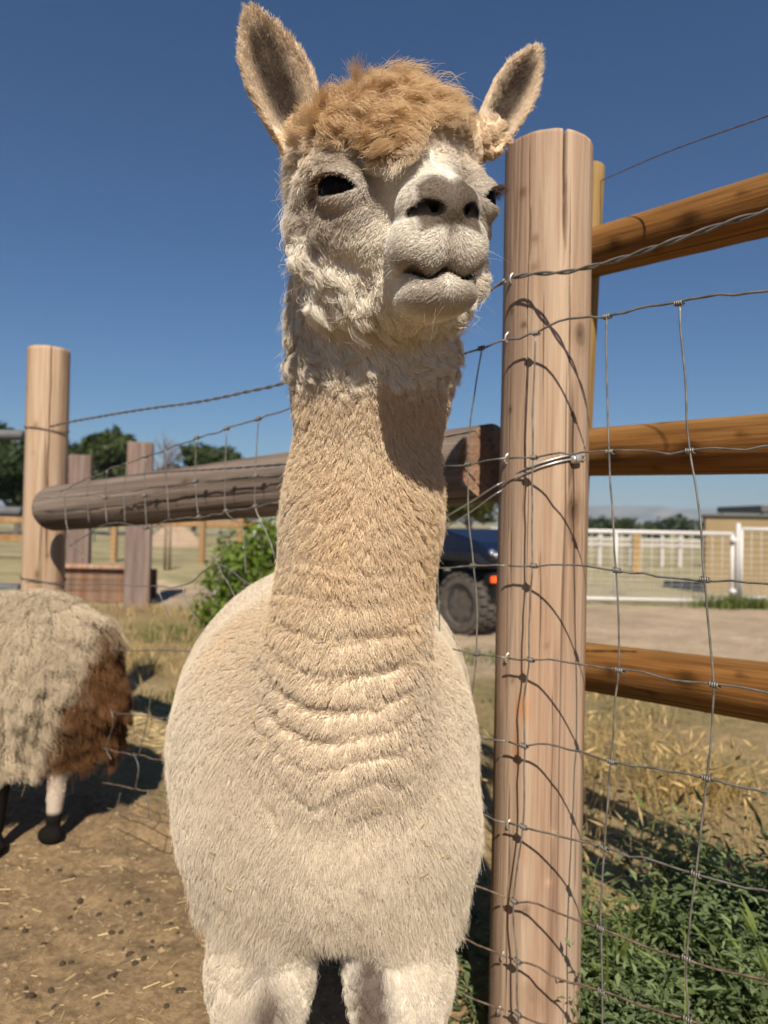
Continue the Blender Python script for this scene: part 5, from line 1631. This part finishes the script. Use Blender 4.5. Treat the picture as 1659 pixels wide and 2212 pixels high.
def grow_woolly():
    P = sample_surface(WV, WQ, 110000, lambda C: np.where(C[:, 2] > 0.22, 1.0, 0.3) * np.where(C[:, 0] < -0.8, 0.4, 1.0))
    N = sdf_normals(woolly_sdf, P, 0.006)
    k = P[:, 2] > 0.12; P, N = P[k], N[k]
    n = len(P); n1, n2 = fbm(P, 7, 2, 81), fbm(P, 20, 2, 83)
    flow = np.repeat([[0.0, 0, -1.0]], n, 0) + np.stack([0.25 * n1, np.sign(P[:, 1]) * 0.5 * sstep(0.55, 0.68, P[:, 2]), 0 * n1], 1)
    rear = sstep(-0.12, 0.0, P[:, 0])
    flow[:, 0] += 0.35 * rear
    wool = sstep(0.22, 0.28, P[:, 2])
    L = (0.075 + 0.025 * n1) * wool + 0.007 * (1 - wool)
    L = np.where(P[:, 0] < -0.85, 0.03, L)
    lift = 0.50 * wool + 0.2 * (1 - wool) + 0.12 * n2 * wool
    make_fur('fleece', wa, FUR, P, N, nrm(flow), L, lift, 0.42 * wool, 0.085 * wool, 0.68 * wool, 0.014, woolly_color(P), np.full(n, 0.0007), npts=7, jit=0.3, curl_n=2.2, frizz=0.12)
grow_woolly()
# ================================================================== grasses, weeds, litter
def pts_in(poly_fn, n, xr, yr, seed):
    r = np.random.default_rng(seed)
    P = np.stack([r.uniform(*xr, n), r.uniform(*yr, n), np.zeros(n)], 1)
    return P[poly_fn(P) > r.random(n)]
def blades(P, h, w, seed, lean=0.5, heads=0.0):
    """bent grass blades: 3 points, plus a spindle seed head on some"""
    r = np.random.default_rng(seed); n = len(P)
    h = h * r.uniform(0.45, 1.25, n); a = r.uniform(0, 6.28, n)
    d = np.stack([np.cos(a), np.sin(a), np.zeros(n)], 1); s = np.stack([-np.sin(a), np.cos(a), np.zeros(n)], 1)
    a2 = r.uniform(0, 6.28, n); s = np.stack([np.cos(a2), np.sin(a2), np.zeros(n)], 1)
    ln = lean * r.uniform(0.2, 1.3, n)
    z = np.array([[0, 0, 1.0]])
    m = P + (z * 0.55 + d * (0.25 * ln)[:, None]) * h[:, None]; t = P + (z * (1 - 0.25 * ln)[:, None] + d * ln[:, None]) * h[:, None]
    W = w * r.uniform(0.6, 1.4, n)[:, None]
    V = np.stack([P - s * W, P + s * W, m + s * W * 0.8, m - s * W * 0.8, t], 1)
    V = V.reshape(-1, 3)
    b = np.arange(n)[:, None] * 5
    Fq = b + np.array([[0, 1, 2, 3]]); Ft = b + np.array([[3, 2, 4]])
    F = Fq.tolist() + Ft.tolist()
    tone = np.repeat(r.uniform(0.6, 1.35, n), 5)
    if heads > 0:
        k = np.where(r.random(n) < heads)[0]
        tp, dr = t[k], nrm(t[k] - m[k]); sd = nrm(np.cross(dr, r.normal(size=(len(k), 3)))); s2 = np.cross(dr, sd)
        hw = 0.0055 * r.uniform(0.7, 1.3, len(k))[:, None]; hl = 0.055 * r.uniform(0.7, 1.3, len(k))[:, None]
        HV = np.stack([tp, tp + dr * hl * 0.4 + sd * hw, tp + dr * hl * 0.4 + s2 * hw, tp + dr * hl * 0.4 - sd * hw, tp + dr * hl * 0.4 - s2 * hw, tp + dr * hl], 1).reshape(-1, 3)
        o = len(V); hb = o + np.arange(len(k))[:, None] * 6
        V = np.vstack([V, HV]); tone = np.r_[tone, np.repeat(r.uniform(0.9, 1.5, len(k)), 6)]
        for f in ((0, 1, 2), (0, 2, 3), (0, 3, 4), (0, 4, 1), (5, 2, 1), (5, 3, 2), (5, 4, 3), (5, 1, 4)): F += (hb + np.array([f])).tolist()
    return V, F, tone
def stuff(name, V, F, tone, mat, label):
    me = mesh_np(name, V, F, False); set_col(me, np.repeat(np.asarray(tone)[:, None], 3, 1))
    return tag(link(name, me, None, mat), label, None, kind='stuff')
DRY = leaf_mat('dry_straw_grass', (0.42, 0.31, 0.145), 0.3); GREENG = leaf_mat('green_grass', (0.12, 0.15, 0.04), 0.35); WEED = leaf_mat('weed_leaves', (0.135, 0.175, 0.082), 0.3)
def put(P):
    P[:, 2] = ground_z(P[:, 0], P[:, 1]) - 0.004
    return P
def clumpy(P, sc, lo, hi, seed): return sstep(lo, hi, fbm(P, sc, 2, seed))
# right: dry foxtail stand behind the mesh
foxf = lambda P: (P[:, 1] > fence_y(P[:, 0]) + 0.55) * (np.exp(-((P[:, 1] - 2.15) / 0.42) ** 2) * 0.95 + 0.10 * (P[:, 1] < 4.6)) * (0.06 + 0.94 * clumpy(P, 2.0, -0.05, 0.5, 91)) * (P[:, 0] > 0.16 * P[:, 1])
P = put(pts_in(foxf, 80000, (0.2, 2.8), (1.6, 4.7), 3)); V, F, T = blades(P, 0.15, 0.0017, 4, 1.0, 0.2)
stuff('dry_grass', V, F, T, DRY, 'dry straw coloured foxtail grass behind the orange rails')
# left: paler dry grass between fence and gravel
lf = lambda P: (P[:, 1] > fence_y(P[:, 0]) + 0.75) * (P[:, 1] < 7.0) * (0.10 + 0.9 * clumpy(P, 1.1, -0.25, 0.45, 97)) * (P[:, 0] < 0.1 * P[:, 1])
P = put(pts_in(lf, 26000, (-4.6, 0.6), (3.0, 7.0), 5)); V, F, T = blades(P, 0.10, 0.0032, 6, 0.9)
stuff('dry_grass', V, F, T, DRY, 'short dry grass around the bush and square posts')
lg = lambda P: (P[:, 1] > fence_y(P[:, 0]) + 0.9) * (P[:, 1] < 7.0) * clumpy(P, 1.3, 0.1, 0.6, 103)
P = put(pts_in(lg, 16000, (-4.6, 1.2), (3.0, 7.0), 7)); V, F, T = blades(P, 0.08, 0.0035, 8, 0.8)
stuff('green_grass', V, F, T, GREENG, 'green grass tufts among the dry grass beyond the fence')
# weeds at the foot of the tall post
def weeds(P, h, seed):
    r = np.random.default_rng(seed); Vs, Ts = [], []
    n = len(P); nl = 16
    hh = h * r.uniform(0.45, 1.1, n) * (0.55 + 0.9 * sstep(-0.35, 0.5, fbm(P, 6, 2, seed)))
    lsz = r.uniform(0.5, 1.5, n)[:, None]
    a = r.uniform(0, 6.28, n); lean = r.uniform(0, 0.5, n)
    for k in range(nl):
        f = (k + 1) / nl
        ang_ = a + k * 2.4 + r.normal(size=n) * 0.4
        C = P + np.stack([np.cos(a) * lean * f * f * hh, np.sin(a) * lean * f * f * hh, f * hh], 1)
        el = r.uniform(-0.2, 0.8, n)
        d = np.stack([np.cos(ang_) * np.cos(el), np.sin(ang_) * np.cos(el), np.sin(el)], 1)
        s = nrm(np.cross(d, [0, 0, 1.0])); u = np.cross(s, d)
        L = (0.034 * (1 - 0.4 * f)) * r.uniform(0.5, 1.4, n)[:, None] * lsz
        C = C + d * 0.01
        Vs.append(np.stack([C, C + d * L * 0.45 + s * L * 0.17 + u * L * 0.08, C + d * L - u * L * 0.18, C + d * L * 0.45 - s * L * 0.17 + u * L * 0.08], 1).reshape(-1, 3))
        Ts.append(np.repeat(r.uniform(0.55, 1.45, n) * (0.8 + 0.5 * f), 4))
    V = np.vstack(Vs); T = np.concatenate(Ts)
    return V, np.arange(len(V)).reshape(-1, 4), T
wf_ = lambda P: (P[:, 1] > fence_y(P[:, 0]) + 0.10) * (1 - sstep(1.55, 1.95, P[:, 1] + 0.22 * fbm(P, 3, 2, 5))) * (P[:, 0] > 0.17 * P[:, 1] + 0.08) * (0.08 + 0.92 * clumpy(P, 5, -0.35, 0.25, 7))
P = put(pts_in(wf_, 9500, (0.2, 1.9), (0.5, 2.2), 9)); V, F, T = weeds(P, 0.19, 10)
stuff('weeds', V, F, T, WEED, 'dense green leafy weeds behind the mesh at the tall post foot')
P = put(pts_in(wf_, 1500, (0.2, 1.9), (0.6, 2.2), 61)); V, F, T = blades(P, 0.24, 0.0022, 62, 0.6, 0.25)
stuff('tall_grass', V, F, T * 1.2, GREENG, 'pale green grass stems standing among the weeds')
wl_ = lambda P: np.exp(-((P[:, 0] - 0.12) / 0.10) ** 2 - ((P[:, 1] - 1.55) / 0.25) ** 2)
P = put(pts_in(wl_, 420, (-0.1, 0.4), (1.1, 2.1), 19)); V, F, T = weeds(P, 0.09, 20)
stuff('weeds', V, F, T, WEED, 'small green weeds left of the tall post foot')
P = put(np.stack([RNG.normal(at(1590, 1300, 11.3)[0], 0.28, 700), RNG.normal(11.3, 0.1, 700), np.zeros(700)], 1)); V, F, T = blades(P, 0.22, 0.008, 26, 0.6)
stuff('green_grass', V, F, T, GREENG, 'green grass tuft at the foot of the white gate post')
# straw and chaff
def straw(P, L, w, seed):
    r = np.random.default_rng(seed); n = len(P)
    a = r.uniform(0, 6.28, n); L = L * r.uniform(0.4, 1.4, n)
    d = np.stack([np.cos(a), np.sin(a), r.normal(size=n) * 0.08], 1); s = np.stack([-np.sin(a), np.cos(a), np.zeros(n)], 1) * w
    u = np.array([[0, 0, w * 0.9]])
    A, B = P - d * L[:, None] / 2, P + d * L[:, None] / 2
    V = np.stack([A - s, A + s, A + u, B - s, B + s, B + u], 1).reshape(-1, 3)
    b = np.arange(n)[:, None] * 6
    F = []
    for f in ((0, 1, 4, 3), (1, 2, 5, 4), (2, 0, 3, 5)): F += (b + np.array([f])).tolist()
    return V, F, np.repeat(r.uniform(0.7, 1.35, n), 6)
STRAW = leaf_mat('pale_straw', (0.56, 0.43, 0.23), 0.15)
def gz_at(P):
    Q = np.stack([P[:, 0], P[:, 1], np.zeros(len(P))], 1)
    return ground_z(P[:, 0], P[:, 1]) + 0.010 * fbm(Q, 2.2, 3, 4) + 0.007 * fbm(Q, 11, 3, 6) - (0.016 * sstep(0.35, 0.75, vnoise(Q, 5.5, 77)) + 0.010 * sstep(0.3, 0.7, vnoise(Q, 15, 78))) * ground_cover(Q)[:, 0]
pen = lambda P: (P[:, 1] < fence_y(P[:, 0]) + 0.25) * 1.0
P = pts_in(pen, 3400, (-2.2, 0.3), (0.9, 3.0), 31); P[:, 2] = gz_at(P) + 0.002; V, F, T = straw(P, 0.017, 0.0008, 32)
k_ = np.repeat(np.random.default_rng(8).random(len(P)) ** 5, 6)[:, None]; V = np.repeat(P, 6, 0) + (V - np.repeat(P, 6, 0)) * (0.7 + 1.3 * k_)
stuff('straw_litter', V, F, T, STRAW, 'scattered straw bits on the brown pen dirt')
pt = lambda P: np.exp(-((P[:, 0] + 1.02 + 0.18 * (P[:, 1] - 3.2)) / 0.38) ** 2 - ((P[:, 1] - 3.15) / 0.28) ** 2)
P = pts_in(pt, 16000, (-2.4, 0.2), (2.3, 4.2), 33); P[:, 2] = gz_at(P) + RNG.uniform(0.002, 0.014, len(P)); V, F, T = straw(P, 0.05, 0.0016, 34)
stuff('straw_patch', V, F, T, STRAW, 'pale straw bed spread on the ground beyond the woolly animal')
# clods: crumbs of soil over the pen floor
P = pts_in(pen, 5200, (-2.2, 0.4), (0.85, 3.0), 41); P[:, 2] = gz_at(P)
r_ = np.random.default_rng(42); n = len(P); sz = 0.0022 + 0.006 * r_.random(n) ** 3
oct_ = np.array([(1, 0, 0), (0, 1, 0), (-1, 0, 0), (0, -1, 0), (0, 0, 0.8), (0, 0, -0.6)], float)
V = (P[:, None, :] + oct_[None] * sz[:, None, None] * r_.uniform(0.6, 1.4, (n, 6, 3))).reshape(-1, 3)
b = np.arange(n)[:, None] * 6; F = []
for f in ((0, 1, 4), (1, 2, 4), (2, 3, 4), (3, 0, 4)): F += (b + np.array([f])).tolist()
stuff('dirt_clods', V, F, np.repeat(r_.uniform(0.55, 1.4, n), 6), leaf_mat('soil_crumbs', (0.25, 0.175, 0.10), 0.0), 'small crumbs of soil strewn over the pen floor')
# droppings
V, F = uv_sph(10, 7); DRP = mesh_np('dropping', np.array(V) * [0.0078, 0.0058, 0.005], F); DRP.materials.append(plain('dark_droppings', (0.050, 0.034, 0.022), 0.9))
spots = [(705, 3930), (715, 3985), (485, 3735), (495, 3800), (520, 3825), (605, 3800), (645, 3800), (540, 3880), (575, 3865), (685, 3695), (712, 3735), (445, 3735), (280, 3660), (175, 3780), (250, 3845), (285, 3840), (105, 3945), (120, 3990), (205, 3955), (220, 4020), (150, 4075), (730, 3985), (665, 4040), (390, 4040), (445, 3925), (460, 3915), (300, 3625), (320, 3600), (560, 3660), (610, 3750), (85, 3650), (100, 3720), (395, 3650), (440, 3600), (510, 3610), (240, 3480), (190, 3480), (290, 3510), (590, 3600), (20, 3700)]
for k, (sx, sy) in enumerate(spots):
    p = on_ground(sx / 1.8517, sy / 1.8517)
    o = link('dropping', DRP)
    p[2] = float(gz_at(p[None])[0]) + 0.001
    o.location = Vector(p); o.rotation_euler = (0, 0, k * 1.7); s_ = 0.6 + 0.7 * ((k * 37) % 10) / 10; o.scale = (s_ * (0.8 + 0.06 * (k % 7)), s_, s_)
    tag(o, 'small dark oval dropping on the brown pen dirt', 'dropping', 'droppings on the pen dirt')
# ================================================================== air
m = MB(); m.box((0, 0, 34.5), (16400, 16400, 73.5))
t = bpy.data.materials.new('thin_haze'); t.use_nodes = True
nt = t.node_tree; nt.nodes.remove(nt.nodes['Principled BSDF'])
pv = nt.nodes.new('ShaderNodeVolumePrincipled')
pv.inputs['Color'].default_value = (0.58, 0.76, 1.0, 1)
pv.inputs['Density'].default_value = 0.00030
pv.inputs['Anisotropy'].default_value = 0.0
nt.links.new(pv.outputs[0], nt.nodes['Material Output'].inputs['Volume'])
hz = m.build('haze', t)
tag(hz, 'thin pale haze over the far hills', None, kind='stuff')
